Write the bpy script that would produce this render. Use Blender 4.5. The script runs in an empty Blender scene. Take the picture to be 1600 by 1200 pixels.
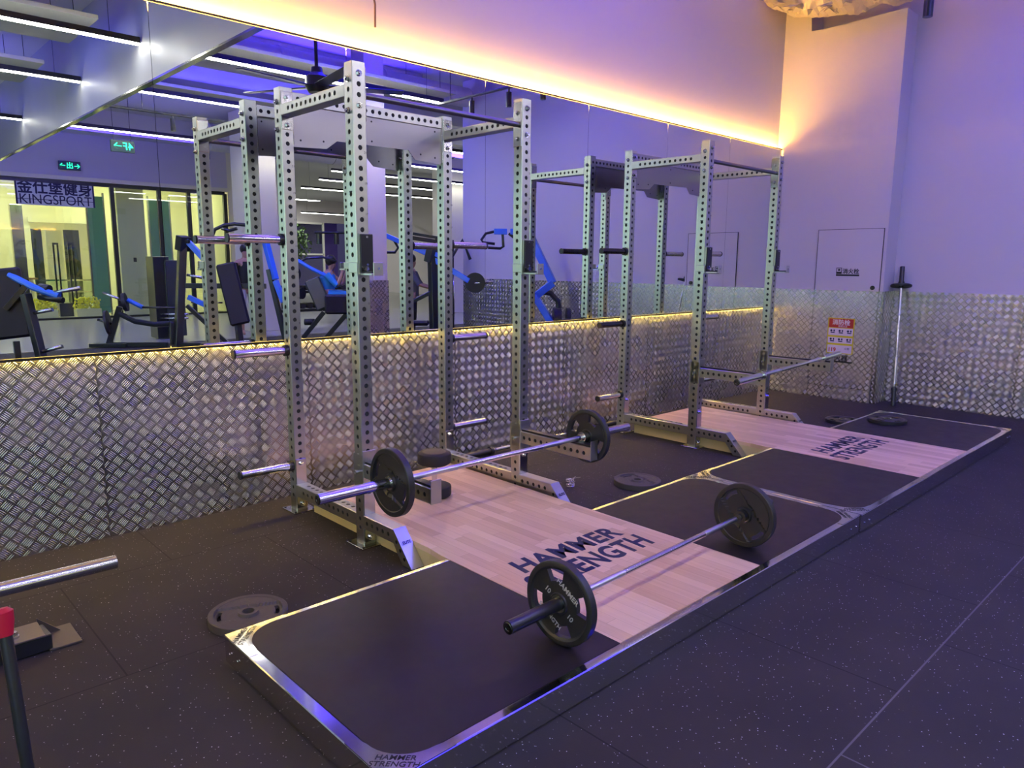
import bpy, math, random
from math import sin, cos, pi, radians as R
from mathutils import Vector as V, Matrix

random.seed(7)
S = bpy.context.scene
COL = S.collection

# ------------------------------------------------------------------ camera
cd = bpy.data.cameras.new('camera'); cam = bpy.data.objects.new('camera', cd); COL.objects.link(cam)
S.camera = cam
cd.sensor_width = 36.0; cd.lens = 1142.42 / 1600 * 36; cd.clip_start = 0.02; cd.clip_end = 200
yaw, pitch, roll = R(-43.6146), R(-9.352), R(0.4468)
F = V((-sin(yaw) * cos(pitch), cos(yaw) * cos(pitch), sin(pitch)))
RT = V((cos(yaw), sin(yaw), 0)); UP = RT.cross(F)
R2 = RT * cos(roll) + UP * sin(roll); U2 = -RT * sin(roll) + UP * cos(roll)
cam.matrix_world = Matrix(((R2.x, U2.x, -F.x, -2.0445), (R2.y, U2.y, -F.y, -3.3085), (R2.z, U2.z, -F.z, 1.5357), (0, 0, 0, 1)))

# ------------------------------------------------------------------ world, exposure
w = bpy.data.worlds.new('dim_room'); S.world = w; w.use_nodes = True
w.node_tree.nodes['Background'].inputs[0].default_value = (0.10, 0.09, 0.22, 1)
w.node_tree.nodes['Background'].inputs[1].default_value = 0.25
S.view_settings.view_transform = 'Standard'; S.view_settings.look = 'None'
S.view_settings.gamma = 1; S.view_settings.use_curve_mapping = False
S.view_settings.exposure = 0.98

# ------------------------------------------------------------------ blue wash fittings above the hanging lamps
def area(name, loc, size, power, col, rot=(0, 0, 0), spread=pi):
    l = bpy.data.lights.new(name, 'AREA'); l.shape = 'RECTANGLE'; l.size, l.size_y = size
    l.energy = power; l.color = col; l.spread = spread
    o = bpy.data.objects.new(name, l); COL.objects.link(o); o.location = loc; o.rotation_euler = rot
    return o
BLUE = (0.07, 0.03, 1.0)
for (x, y, sx, sy, p) in ((3.6, -2.7, 3.0, 0.5, 95), (3.2, -5.6, 4.5, 0.3, 90), (-2.4, -5.6, 2.4, 0.3, 50), (-2.4, -2.9, 2.4, 0.3, 50), (5.6, -1.6, 1.0, 1.0, 22),
                          (3.5, -8.7, 4.5, 0.4, 90), (12, -9.0, 6, 0.6, 240), (-2.0, -8.7, 4, 0.4, 50), (2.5, -13.5, 6, 0.6, 100), (2.6, -.2, 2.6, 0.4, 60)):
    area('blue_uplight', (x, y, 4.12), (sx, sy), p, BLUE, (pi, 0, 0))

# ------------------------------------------------------------------ materials
def mat(name, col=(.8, .8, .8), rough=.5, metal=0., spec=.5, emit=None, es=1., coat=0.):
    m = bpy.data.materials.new(name); m.use_nodes = True
    b = m.node_tree.nodes['Principled BSDF']
    b.inputs['Base Color'].default_value = (*col, 1); b.inputs['Roughness'].default_value = rough
    b.inputs['Metallic'].default_value = metal; b.inputs['Specular IOR Level'].default_value = spec
    b.inputs['Coat Weight'].default_value = coat
    if emit: b.inputs['Emission Color'].default_value = (*emit, 1); b.inputs['Emission Strength'].default_value = es
    return m
class NT:
    def __init__(s, m): s.t = m.node_tree; s.b = s.t.nodes['Principled BSDF']
    def n(s, typ, **k):
        x = s.t.nodes.new(typ)
        for a, v in k.items(): setattr(x, a, v)
        return x
    def l(s, a, b): s.t.links.new(a, b)
    def m(s, op, a, b=None, c=None):
        x = s.n('ShaderNodeMath', operation=op)
        for i, q in enumerate((a, b, c)):
            if q is None: continue
            if isinstance(q, (int, float)): x.inputs[i].default_value = q
            else: s.l(q, x.inputs[i])
        return x.outputs[0]
    def coord(s):
        return s.n('ShaderNodeNewGeometry').outputs['Position']
    def xyz(s, v):
        q = s.n('ShaderNodeSeparateXYZ'); s.l(v, q.inputs[0]); return q.outputs
    def noise(s, v, scale, detail=3, rough=.5):
        q = s.n('ShaderNodeTexNoise'); q.inputs['Scale'].default_value = scale; q.inputs['Detail'].default_value = detail
        q.inputs['Roughness'].default_value = rough; s.l(v, q.inputs['Vector']); return q.outputs[0]
    def ramp(s, f, stops):
        q = s.n('ShaderNodeValToRGB'); e = q.color_ramp.elements
        while len(e) < len(stops): e.new(.5)
        for i, (p, c) in enumerate(stops): e[i].position = p; e[i].color = (*c, 1)
        s.l(f, q.inputs[0]); return q.outputs[0]
    def mix(s, f, a, b):
        q = s.n('ShaderNodeMix', data_type='RGBA')
        for i, v in ((0, f), (6, a), (7, b)):
            if isinstance(v, tuple): q.inputs[i].default_value = (*v, 1)
            elif isinstance(v, (int, float)): q.inputs[i].default_value = v
            else: s.l(v, q.inputs[i])
        return q.outputs[2]
    def bump(s, h, st, dist):
        q = s.n('ShaderNodeBump'); q.inputs['Strength'].default_value = st; q.inputs['Distance'].default_value = dist
        s.l(h, q.inputs['Height']); s.l(q.outputs[0], s.b.inputs['Normal'])

def noisy(m, scale, lo, hi, bump=0):
    t = NT(m); c = t.n('ShaderNodeTexCoord').outputs['Object']
    f = t.noise(c, scale, 4, .6)
    q = t.n('ShaderNodeMapRange'); q.inputs[3].default_value = lo; q.inputs[4].default_value = hi
    t.l(f, q.inputs[0]); t.l(q.outputs[0], t.b.inputs['Roughness'])
    if bump: t.bump(f, bump, .002)
    return m
STEEL = noisy(mat('galvanised_steel', (.52, .52, .475), .3, 1), 5, .25, .34)
BRUSHED = noisy(mat('brushed_steel', (.50, .49, .47), .18, 1), 6, .09, .2, .05)
RAIL = noisy(mat('polished_rail_steel', (.72, .71, .68), .1, 1), 5, .05, .16, .08)
CHROME = mat('chrome', (.66, .66, .67), .10, 1)
BLACKCHROME = mat('black_chrome', (.10, .10, .11), .22, 1)
IRON = noisy(mat('black_iron', (.018, .018, .02), .5, 0, .5), 60, .32, .52, .15)
RUBBERB = mat('black_rubber', (.016, .015, .017), .62)
HOLESHADE = mat('tube_hole_shade', (.02, .02, .022), .7)
PLASTIC = mat('black_plastic', (.012, .012, .015), .35)
PADMAT = mat('dark_vinyl', (.012, .009, .022), .5, 0, .35)
FRAMEB = mat('black_frame_paint', (.014, .016, .018), .3, coat=.3)
BLUEP = mat('blue_paint', (.03, .16, .78), .3, coat=.4)
REDP = mat('red_grip', (.45, .006, .03), .4)
WHITEP = mat('white_paint', (.78, .76, .72), .5)
INK = mat('navy_ink', (.006, .012, .06), .5)
INKB = mat('black_ink', (.01, .01, .012), .5)
WHITEINK = mat('pale_cast_lettering', (.42, .42, .42), .5)
MIRROR = mat('mirror_glass', (.84, .88, .86), .0, 1)
GLASS = bpy.data.materials.new('clear_glass'); GLASS.use_nodes = True
_t = GLASS.node_tree; _t.nodes.remove(_t.nodes['Principled BSDF'])
_a = _t.nodes.new('ShaderNodeBsdfTransparent'); _a.inputs[0].default_value = (.88, .95, .90, 1)
_g = _t.nodes.new('ShaderNodeBsdfGlossy'); _g.inputs['Roughness'].default_value = .02
_m = _t.nodes.new('ShaderNodeMixShader'); _m.inputs[0].default_value = .09
_t.links.new(_a.outputs[0], _m.inputs[1]); _t.links.new(_g.outputs[0], _m.inputs[2]); _t.links.new(_m.outputs[0], _t.nodes['Material Output'].inputs[0])
LAMP = mat('lamp_diffuser', (1, 1, 1), .5, emit=(1.0, .97, .86), es=15.)
LAMPN = mat('bright_lamp_diffuser', (1, 1, 1), .5, emit=(1.0, .97, .88), es=30.)
YLED = mat('amber_led', (1, .8, .3), .5, emit=(1.0, .50, .07), es=170.)
YLED2 = mat('amber_led_low', (1, .8, .3), .5, emit=(1.0, .70, .14), es=120.)
GREENL = mat('green_sign_light', (.0, .5, .2), .5, emit=(.02, 1.0, .35), es=1.6)
CREAM = mat('cream_paint', (.72, .68, .46), .5)
TEAL = mat('teal_glass_panel', (.10, .30, .27), .15)
DARKW = mat('dark_wall_panel', (.05, .06, .06), .25)
LEAF = mat('leaf_green', (.05, .10, .03), .6)
YFLOWER = mat('yellow_flowers', (.75, .70, .05), .6)
SKIN = mat('skin', (.45, .25, .17), .5)
CLOTHB = mat('black_cloth', (.012, .012, .014), .8)
CLOTHBL = mat('blue_cloth', (.02, .22, .62), .8)
HAIR = mat('dark_hair', (.012, .009, .008), .5)
CLOTHG = mat('grey_cloth', (.12, .12, .13), .8)
OFFW = mat('white_shorts', (.6, .58, .58), .8)

# matte painted walls
def wallmat(name, col):
    m = mat(name, col, .62, 0, .3); t = NT(m); c = t.coord()
    t.bump(t.noise(c, 60, 3), .05, .002)
    return m
WALL = wallmat('painted_plaster', (.58, .54, .56))
CEILM = wallmat('painted_ceiling', (.55, .55, .56))
FASCIA = noisy(mat('satin_fascia', (.34, .34, .37), .45, .25), 1.5, .38, .6)

# rubber gym tiles
FLOORM = mat('speckled_rubber_floor', (.05, .045, .045), .72, 0, .35)
t = NT(FLOORM); c = t.coord(); X = t.xyz(c)
v = t.n('ShaderNodeTexVoronoi'); v.inputs['Scale'].default_value = 75; t.l(c, v.inputs['Vector'])
sp = t.m('LESS_THAN', v.outputs['Distance'], t.m('MULTIPLY', t.noise(c, 21, 2), .26))
rnd = t.xyz(v.outputs['Color'])[0]
sp = t.m('MULTIPLY', sp, t.m('GREATER_THAN', rnd, .62))
PT = 1.01
ry = t.m('DIVIDE', t.m('ADD', X[1], .49 + 40 * PT), PT)
row = t.m('FLOOR', ry)
rx = t.m('ADD', t.m('DIVIDE', t.m('ADD', X[0], 1.34 + 40 * PT), PT), t.m('MULTIPLY', t.m('MODULO', row, 2), .5))
def seam(q):
    fr = t.m('FRACT', q); d = t.m('MINIMUM', fr, t.m('SUBTRACT', 1, fr)); return t.m('LESS_THAN', d, .0033)
sm = t.m('MAXIMUM', seam(ry), seam(rx))
base = t.ramp(t.noise(c, 2.2, 4), [(0.3, (.021, .0175, .019)), (.75, (.036, .030, .031))])
base = t.mix(t.m('MULTIPLY', t.noise(c, 300, 2), .5), base, (.02, .018, .018))
base = t.mix(sp, base, (.42, .40, .46)); base = t.mix(sm, base, t.mix(t.m('MULTIPLY', t.m('LESS_THAN', X[1], -1.9), t.m('MAXIMUM', seam(ry), t.m('MULTIPLY', t.m('LESS_THAN', X[0], .4), t.m('GREATER_THAN', X[0], 0)))), (.005, .004, .005), (.10, .092, .11)))
t.l(base, t.b.inputs['Base Color'])
t.bump(t.m('SUBTRACT', t.noise(c, 260, 2), t.m('MULTIPLY', sm, 3)), .25, .002)
GREYF = mat('polished_grey_floor', (.34, .35, .32), .22)
MALLF = mat('mall_stone_floor', (.55, .53, .42), .18)

# smooth rubber insert of the platforms
MATM = mat('smooth_black_rubber', (.011, .009, .013), .48, 0, .38)
noisy(MATM, 12, .42, .56)

# maple deck
WOOD = mat('maple_deck', (.6, .4, .28), .34, 0, .5)
t = NT(WOOD); c = t.coord(); X = t.xyz(c)
bw = .062
bx = t.m('DIVIDE', X[0], bw); ix = t.m('FLOOR', bx)
wn = t.n('ShaderNodeTexWhiteNoise', noise_dimensions='1D'); t.l(ix, wn.inputs['W'])
by = t.m('ADD', t.m('DIVIDE', X[1], .46), t.m('MULTIPLY', wn.outputs['Value'], 7.3)); iy = t.m('FLOOR', by)
wn2 = t.n('ShaderNodeTexWhiteNoise', noise_dimensions='2D')
cb = t.n('ShaderNodeCombineXYZ'); t.l(ix, cb.inputs[0]); t.l(iy, cb.inputs[1]); t.l(cb.outputs[0], wn2.inputs['Vector'])
mp = t.n('ShaderNodeMapping'); mp.inputs['Scale'].default_value = (26, 1.6, 1); t.l(c, mp.inputs['Vector'])
gr = t.noise(mp.outputs[0], 2.0, 5, .6)
f = t.m('ADD', t.m('MULTIPLY', wn2.outputs['Value'], .55), t.m('MULTIPLY', gr, .45))
colr = t.ramp(f, [(.15, (.50, .31, .19)), (.5, (.63, .42, .28)), (.85, (.74, .53, .38))])
fx = t.m('FRACT', bx); sx_ = t.m('LESS_THAN', t.m('MINIMUM', fx, t.m('SUBTRACT', 1, fx)), .02)
fy = t.m('FRACT', by); sy_ = t.m('LESS_THAN', t.m('MINIMUM', fy, t.m('SUBTRACT', 1, fy)), .003)
colr = t.mix(t.m('MULTIPLY', t.m('MAXIMUM', sx_, sy_), .35), colr, (.25, .13, .08))
t.l(colr, t.b.inputs['Base Color'])
PLYEDGE = mat('plywood_edge', (.58, .46, .24), .6)

TREAD = mat('tread_plate', (.45, .42, .395), .27, 1)
t = NT(TREAD); c = t.n('ShaderNodeTexCoord').outputs['Object']
q_ = t.n('ShaderNodeMapRange'); q_.inputs[3].default_value = .20; q_.inputs[4].default_value = .34
t.l(t.noise(c, 4, 3), q_.inputs[0]); t.l(q_.outputs[0], t.b.inputs['Roughness'])
TREADBAR = mat('tread_bar', (.78, .73, .68), .30, 1)

# ------------------------------------------------------------------ mesh helpers
SPLIT = {'knurled_grip', 'height_mark', 'pictogram', 'foot_bolt', 'screw', 'cup_screw', 'rivet', 'suspension_cable', 'hanger_rod', 'joint_ring', 'post', 'toe_hole_shade', 'flap', 'lens'}
class MB:
    def __init__(s): s.v = []; s.f = []; s.sm = []
    def add(s, vs, fs, M=None, smooth=False):
        o = len(s.v)
        s.v += [tuple(M @ V(q)) if M is not None else tuple(q) for q in vs]
        s.f += [tuple(i + o for i in f) for f in fs]; s.sm += [smooth] * len(fs); return s
    def box(s, a, b, M=None, ch=0.):
        x0, y0, z0 = a; x1, y1, z1 = b
        if ch <= 0:
            vs = [(x, y, z) for z in (z0, z1) for y in (y0, y1) for x in (x0, x1)]
            fs = [(0, 2, 3, 1), (4, 5, 7, 6), (0, 1, 5, 4), (2, 6, 7, 3), (0, 4, 6, 2), (1, 3, 7, 5)]
            return s.add(vs, fs, M)
        c = min(ch, abs(x1 - x0) / 2.01, abs(y1 - y0) / 2.01, abs(z1 - z0) / 2.01)
        import itertools
        vs = []; idx = {}
        for sx in (0, 1):
            for sy in (0, 1):
                for sz in (0, 1):
                    for ax in range(3):
                        p = [x1 if sx else x0, y1 if sy else y0, z1 if sz else z0]
                        for k in range(3):
                            if k != ax: p[k] += (-c if (sx, sy, sz)[k] else c)
                        idx[(sx, sy, sz, ax)] = len(vs); vs.append(tuple(p))
        fs = []
        for ax in range(3):
            o = [k for k in range(3) if k != ax]
            for sd in (0, 1):
                q = []
                for (a_, b_) in ((0, 0), (1, 0), (1, 1), (0, 1)):
                    t_ = [0, 0, 0]; t_[ax] = sd; t_[o[0]] = a_; t_[o[1]] = b_; q.append(idx[(*t_, ax)])
                fs.append(tuple(q))
            for a_ in (0, 1):
                for b_ in (0, 1):
                    t0 = [0, 0, 0]; t1 = [0, 0, 0]; t0[ax] = 0; t1[ax] = 1
                    for t_ in (t0, t1): t_[o[0]] = a_; t_[o[1]] = b_
                    fs.append((idx[(*t0, o[0])], idx[(*t1, o[0])], idx[(*t1, o[1])], idx[(*t0, o[1])]))
        for t_ in itertools.product((0, 1), repeat=3): fs.append(tuple(idx[(*t_, k)] for k in range(3)))
        return s.add(vs, fs, M)
    def cyl(s, p0, p1, r0, r1=None, n=20, cap=True):
        r1 = r0 if r1 is None else r1; p0, p1 = V(p0), V(p1); d = (p1 - p0).normalized()
        a = d.orthogonal().normalized(); b = d.cross(a)
        vs = []
        for p, r in ((p0, r0), (p1, r1)):
            vs += [tuple(p + a * (r * cos(2 * pi * k / n)) + b * (r * sin(2 * pi * k / n))) for k in range(n)]
        s.add(vs, [(k, (k + 1) % n, n + (k + 1) % n, n + k) for k in range(n)], None, n > 8)
        if cap:
            o = len(s.v) - 2 * n; s.f += [tuple(o + k for k in reversed(range(n))), tuple(o + n + k for k in range(n))]; s.sm += [False, False]
        return s
    def tube(s, pts, r, n=12, cap=True):
        pts = [V(p) for p in pts]; m = len(pts); vs = []; prev = None
        for i, p in enumerate(pts):
            d = (pts[min(i + 1, m - 1)] - pts[max(i - 1, 0)]).normalized()
            a = (prev - d * prev.dot(d)) if prev is not None else d.orthogonal()
            a.normalize(); prev = a; b = d.cross(a)
            rr = r[i] if isinstance(r, (list, tuple)) else r
            vs += [tuple(p + a * (rr * cos(2 * pi * k / n)) + b * (rr * sin(2 * pi * k / n))) for k in range(n)]
        fs = [(i * n + k, i * n + (k + 1) % n, (i + 1) * n + (k + 1) % n, (i + 1) * n + k) for i in range(m - 1) for k in range(n)]
        s.add(vs, fs, None, True)
        if cap:
            o = len(s.v) - m * n; s.f += [tuple(o + k for k in reversed(range(n))), tuple(o + (m - 1) * n + k for k in range(n))]; s.sm += [False] * 2
        return s
    def beam(s, p0, p1, wd, ht, up=(0, 0, 1), ch=.006):
        p0, p1 = V(p0), V(p1); d = p1 - p0; L = d.length; d.normalize(); up = V(up)
        if abs(d.dot(up)) > .98: up = V((1, 0, 0))
        y = up.cross(d).normalized(); z = d.cross(y)
        M = Matrix(((d.x, y.x, z.x, p0.x), (d.y, y.y, z.y, p0.y), (d.z, y.z, z.z, p0.z), (0, 0, 0, 1)))
        return s.box((0, -wd / 2, -ht / 2), (L, wd / 2, ht / 2), M, ch)
    def lathe(s, prof, n=48, M=None, close=False):
        vs = [(r * cos(2 * pi * k / n), r * sin(2 * pi * k / n), z) for r, z in prof for k in range(n)]
        m = len(prof); fs = [(i * n + k, i * n + (k + 1) % n, (i + 1) % m * n + (k + 1) % n, (i + 1) % m * n + k) for i in range(m if close else m - 1) for k in range(n)]
        return s.add(vs, fs, M, True)
    def prism(s, poly, a, b, axis=2):
        # polygon in the two other axes, extruded a..b along axis
        def P(q, h):
            l = list(q); l.insert(axis, h); return tuple(l)
        n = len(poly); vs = [P(q, a) for q in poly] + [P(q, b) for q in poly]
        return s.add(vs, [tuple(range(n)), tuple(range(2 * n - 1, n - 1, -1))] + [(k, n + k, n + (k + 1) % n, (k + 1) % n) for k in range(n)])
    def sphere(s, c, r, n=12, sc=(1, 1, 1)):
        c = V(c); m = n // 2 + 1
        vs = [(c.x + r * sc[0] * sin(pi * i / m) * cos(2 * pi * k / n), c.y + r * sc[1] * sin(pi * i / m) * sin(2 * pi * k / n), c.z + r * sc[2] * cos(pi * i / m)) for i in range(1, m) for k in range(n)]
        vs += [(c.x, c.y, c.z + r * sc[2]), (c.x, c.y, c.z - r * sc[2])]
        fs = [(i * n + k, (i + 1) * n + k, (i + 1) * n + (k + 1) % n, i * n + (k + 1) % n) for i in range(m - 2) for k in range(n)]
        fs += [(len(vs) - 2, k, (k + 1) % n) for k in range(n)] + [(len(vs) - 1, (m - 2) * n + (k + 1) % n, (m - 2) * n + k) for k in range(n)]
        return s.add(vs, fs, None, True)
    def mesh(s, name, m):
        me = bpy.data.meshes.new(name); me.from_pydata(s.v, [], s.f); me.materials.append(m)
        me.polygons.foreach_set('use_smooth', s.sm)
        if getattr(s, 'core', None):
            me.materials.append(HOLESHADE)
            for k in range(*s.core): me.polygons[k].material_index = 1
        me.update()
        import bmesh
        b = bmesh.new(); b.from_mesh(me); bmesh.ops.recalc_face_normals(b, faces=b.faces)
        for e in b.edges:
            if len(e.link_faces) == 2 and e.calc_face_angle(0) > .6: e.smooth = False
        b.to_mesh(me); b.free()
        return me
    def build(s, name, m, parent=None):
        if name in SPLIT:
            par = list(range(len(s.v)))
            def find(a):
                while par[a] != a: par[a] = par[par[a]]; a = par[a]
                return a
            for f in s.f:
                for q in f[1:]: par[find(q)] = find(f[0])
            groups = {}
            for f, sm in zip(s.f, s.sm): groups.setdefault(find(f[0]), []).append((f, sm))
            o = None
            for fs in groups.values():
                b = MB(); used = sorted({i for f, _ in fs for i in f}); mp = {a: k for k, a in enumerate(used)}
                b.v = [s.v[i] for i in used]; b.f = [tuple(mp[i] for i in f) for f, _ in fs]; b.sm = [q for _, q in fs]
                q = link(name, b.mesh(name, m), parent); o = o or q
            return o
        return link(name, s.mesh(name, m), parent)
def link(name, me, parent=None, loc=None, rot=None):
    o = bpy.data.objects.new(name, me); COL.objects.link(o)
    if parent: o.parent = parent
    if loc: o.location = loc
    if rot: o.rotation_euler = rot
    return o
def tag(o, label, cat, group=None, kind=None):
    o['label'] = label
    if cat: o['category'] = cat
    if group: o['group'] = group
    if kind: o['kind'] = kind
    return o
def thing(name, label, cat, loc=(0, 0, 0), rotz=0, group=None):
    o = bpy.data.objects.new(name, None); COL.objects.link(o); o.empty_display_size = .1
    o.location = loc; o.rotation_euler = (0, 0, rotz); return tag(o, label, cat, group)
def struct(o): o['kind'] = 'structure'; return o
def clone(o, parent=None, loc=None, rot=None):
    c = o.copy(); COL.objects.link(c); c.parent = parent
    if loc is not None: c.location = loc
    if rot is not None: c.rotation_euler = rot
    for ch in list(o.children): clone(ch, c)
    return c
def textmesh(s, size, m, depth=.0006, offset=0., shear=0., align='CENTER', sx=1., space=1., bold=0.):
    cu = bpy.data.curves.new('lettering', 'FONT'); cu.body = s; cu.size = size; cu.extrude = depth; cu.offset = offset
    cu.shear = shear; cu.align_x = align; cu.space_character = space; cu.resolution_u = 4
    o = bpy.data.objects.new('lettering', cu); COL.objects.link(o)
    dg = bpy.context.evaluated_depsgraph_get(); me = bpy.data.meshes.new_from_object(o.evaluated_get(dg))
    bpy.data.objects.remove(o); me.materials.clear(); me.materials.append(m)
    if sx != 1.:
        for q in me.vertices: q.co.x *= sx
    if bold:
        vs = [tuple(q.co) for q in me.vertices]; fs = [tuple(p.vertices) for p in me.polygons]; n = len(vs); V_ = []; F_ = []
        for k, (dx, dy) in enumerate(((bold, 0), (-bold, 0), (0, bold), (0, -bold))):
            V_ += [(a + dx, b + dy, c + k * 2e-5) for a, b, c in vs]; F_ += [tuple(i + k * n for i in f) for f in fs]
        me2 = bpy.data.meshes.new('lettering'); me2.from_pydata(V_, [], F_); me2.materials.append(m); bpy.data.meshes.remove(me); me = me2
    return me
def text(name, s, size, m, parent, loc, rot, **k):
    return link(name, textmesh(s, size, m, **k), parent, loc, rot)

# square tube along +Z with punched holes
def perf(L, a, b, holes, r=.0127, pitch=.0508, c=.0035, th=.004, ends=True):
    mb = MB(); N = 16
    for side in ('-x', '+x', '-y', '+y'):
        wd = b if side[1] == 'x' else a
        zs = sorted(holes.get(side, ()))
        def P(u, z, dep, side=side):
            if side == '-x': return (dep, u, z)
            if side == '+x': return (a - dep, u, z)
            if side == '-y': return (u, dep, z)
            return (u, b - dep, z)
        cuts = []; z = 0.
        for zc in zs:
            lo = zc - pitch / 2; hi = zc + pitch / 2
            lo = max(lo, z)
            if lo > z + 1e-5: cuts.append((z, lo, None))
            cuts.append((lo, min(hi, L), zc)); z = min(hi, L)
        if z < L - 1e-5: cuts.append((z, L, None))
        for lo, hi, zc in cuts:
            if zc is None:
                mb.add([P(c, lo, 0), P(wd - c, lo, 0), P(wd - c, hi, 0), P(c, hi, 0)], [(0, 1, 2, 3)])
                continue
            outp = []
            for k in range(N):
                q = (k / 4.) % 4; sd = int(q); f_ = q - sd
                pt = [(-1 + 2 * f_, -1), (1, -1 + 2 * f_), (1 - 2 * f_, 1), (-1, 1 - 2 * f_)][sd]
                outp.append((wd / 2 + pt[0] * (wd / 2 - c), (lo + hi) / 2 + pt[1] * (hi - lo) / 2))
            inn = [(wd / 2 + r * cos(-3 * pi / 4 + 2 * pi * k / N), zc + r * sin(-3 * pi / 4 + 2 * pi * k / N)) for k in range(N)]
            vs = [P(u, z_, 0) for u, z_ in outp] + [P(u, z_, 0) for u, z_ in inn] + [P(u, z_, th) for u, z_ in inn]
            fs = [(k, (k + 1) % N, N + (k + 1) % N, N + k) for k in range(N)] + [(N + k, N + (k + 1) % N, 2 * N + (k + 1) % N, 2 * N + k) for k in range(N)]
            mb.add(vs, fs)
    for (x0, y0, x1, y1) in ((c, 0, 0, c), (a - c, 0, a, c), (a, b - c, a - c, b), (c, b, 0, b - c)):
        mb.add([(x0, y0, 0), (x1, y1, 0), (x1, y1, L), (x0, y0, L)], [(0, 1, 2, 3)])
    mb.box((th + .001, th + .001, .004), (a - th - .001, b - th - .001, L - .004)); mb.core = (len(mb.f) - 6, len(mb.f))  # dark core box stands in for the shade seen through the holes
    if ends:
        o = [(c, 0), (a - c, 0), (a, c), (a, b - c), (a - c, b), (c, b), (0, b - c), (0, c)]
        mb.add([(x, y, 0) for x, y in o] + [(x, y, L) for x, y in o], [tuple(range(7, -1, -1)), tuple(range(8, 16))])
    return mb
T = .0762; PITCH = .0508; H = 2.518; W = 1.177; D = .769; YM = 1.042

# ================================================================== ROOM
def slab(name, a, b, m, label=None):
    o = struct(MB().box(a, b).build(name, m)); 
    if label: o['label'] = label
    return o
CZ = 4.75
YB = 1.10
slab('floor', (-6, -9.1, -.1), (6.9, YB, 0), FLOORM)
slab('floor', (6.9, -9.1, -.1), (20, -5.0, 0), FLOORM)
slab('floor', (-6, -16.6, -.1), (20, -9.1, -.003), GREYF)
slab('floor', (-6, -26, -.1), (7.2, -16.6, -.002), MALLF)
slab('floor', (7.2, -30.5, -.1), (20, -16.6, -.004), GREYF)
slab('ceiling', (-6, -30.5, CZ), (20, YB + .2, CZ + .15), CEILM)
slab('wall_back', (-6, YB, 0), (7.2, YB + .2, CZ), WALL)
# side wall: pier with hydrant door, then set-back wall
XC, XW = 6.527, 6.831
pier_poly = [(YB, 0), (YB, 4.50), (.80, 4.42), (.785, 4.175), (.62, 4.165), (.24, 4.175), (.02, 4.19), (-.2355, 4.19), (-.2355, 0)]
po = MB(); po.prism(pier_poly, XC, XW, 0); struct(po.build('wall_right', WALL))
slab('wall_right', (XW, -5.27, 0), (XW + .2, YB, CZ), WALL)
slab('wall_far', (20, -30.5, 0), (20.2, -5, CZ), WALL)
slab('wall_far', (XW + .2001, -5.27, 0), (20, -5.0, CZ), WALL)
slab('wall_left', (-6.2, -17, 0), (-6, YB, CZ), WALL)
# tread plate cladding
ti = [0]
def tread_mesh(wd, z0, z1, th=.013, side=False):
    """five-bar plate in local XZ, face towards -Y; bars are raised lozenges"""
    mb = MB(); mb.box((0, 0, z0), (wd, th, z1))
    nb = len(mb.f); s_ = .0506; st = s_ * math.sqrt(2); k2 = math.sqrt(.5); h = .0010; L = s_ * .465; hw = .0022
    vs = []; fs = []
    ni = int(wd / st * 2) + 3; nj = int((z1 - z0) / st * 2) + 3
    for i in range(-1, ni):
        for j in range(-1, nj):
            if (i + j) % 2: continue
            cx, cz = i * st / 2, z0 + j * st / 2
            if (i % 2) == 0: a, b = (k2, k2), (-k2, k2)
            else: a, b = (k2, -k2), (k2, k2)
            for q in range(-2, 3):
                ox, oz = cx + b[0] * q * s_ * .185, cz + b[1] * q * s_ * .185
                e = [(ox + a[0] * u + b[0] * v, oz + a[1] * u + b[1] * v) for u, v in ((-L, 0), (-L * .45, -hw), (L * .45, -hw), (L, 0), (L * .45, hw), (-L * .45, hw), (-L * .5, 0), (L * .5, 0))]
                if not (.002 < ox < wd - .002 and z0 + .002 < oz < z1 - .002): continue
                e = [(min(max(p[0], .0006), wd - .0006), min(max(p[1], z0 + .0006), z1 - .0006)) for p in e]
                o = len(vs); vs += [(p[0], -.00005, p[1]) for p in e[:6]] + [(p[0], -h, p[1]) for p in e[6:]]
                fs += [(o, o + 1, o + 6), (o + 1, o + 2, o + 7, o + 6), (o + 2, o + 3, o + 7), (o + 3, o + 4, o + 7), (o + 4, o + 5, o + 6, o + 7), (o + 5, o, o + 6)]
    mb.add(vs, fs, None, False)
    me = bpy.data.meshes.new('tread_plate'); me.from_pydata(mb.v, [], mb.f); me.materials.append(TREAD); me.materials.append(TREADBAR)
    me.polygons.foreach_set('material_index', [0] * nb + [1] * (len(mb.f) - nb)); me.update()
    import bmesh
    b_ = bmesh.new(); b_.from_mesh(me)
    for f in b_.faces:
        if f.material_index == 1 and f.normal.y > 0: f.normal_flip()
    b_.to_mesh(me); b_.free()
    return me
def tread(wd, z0, z1, loc, facing, parent=None, name=None, me=None):
    """facing '-y' : starts at loc and runs +X ; '-x' : starts at loc and runs -Y ; '+y' and '+x' likewise"""
    me = me or tread_mesh(wd, z0, z1)
    o = link(name or 'tread_plate', me, parent, loc, (0, 0, {'-y': 0, '-x': -pi / 2, '+y': pi, '+x': pi / 2}[facing]))
    if parent is None: ti[0] += 1; o.name = 'trim_%d' % ti[0]; struct(o)
    return o
def trim(mb, m): ti[0] += 1; return struct(mb.build('trim_%d' % ti[0], m))
ZW = 1.262
YD0, YD1 = -.198, .523
TB = tread_mesh(1.2485, 0, 1.030)
for k in range(-5, 5):
    tread(0, 0, 0, (.277 + 1.2505 * k + .001, 1.083, 0), '-y', me=TB)
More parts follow.
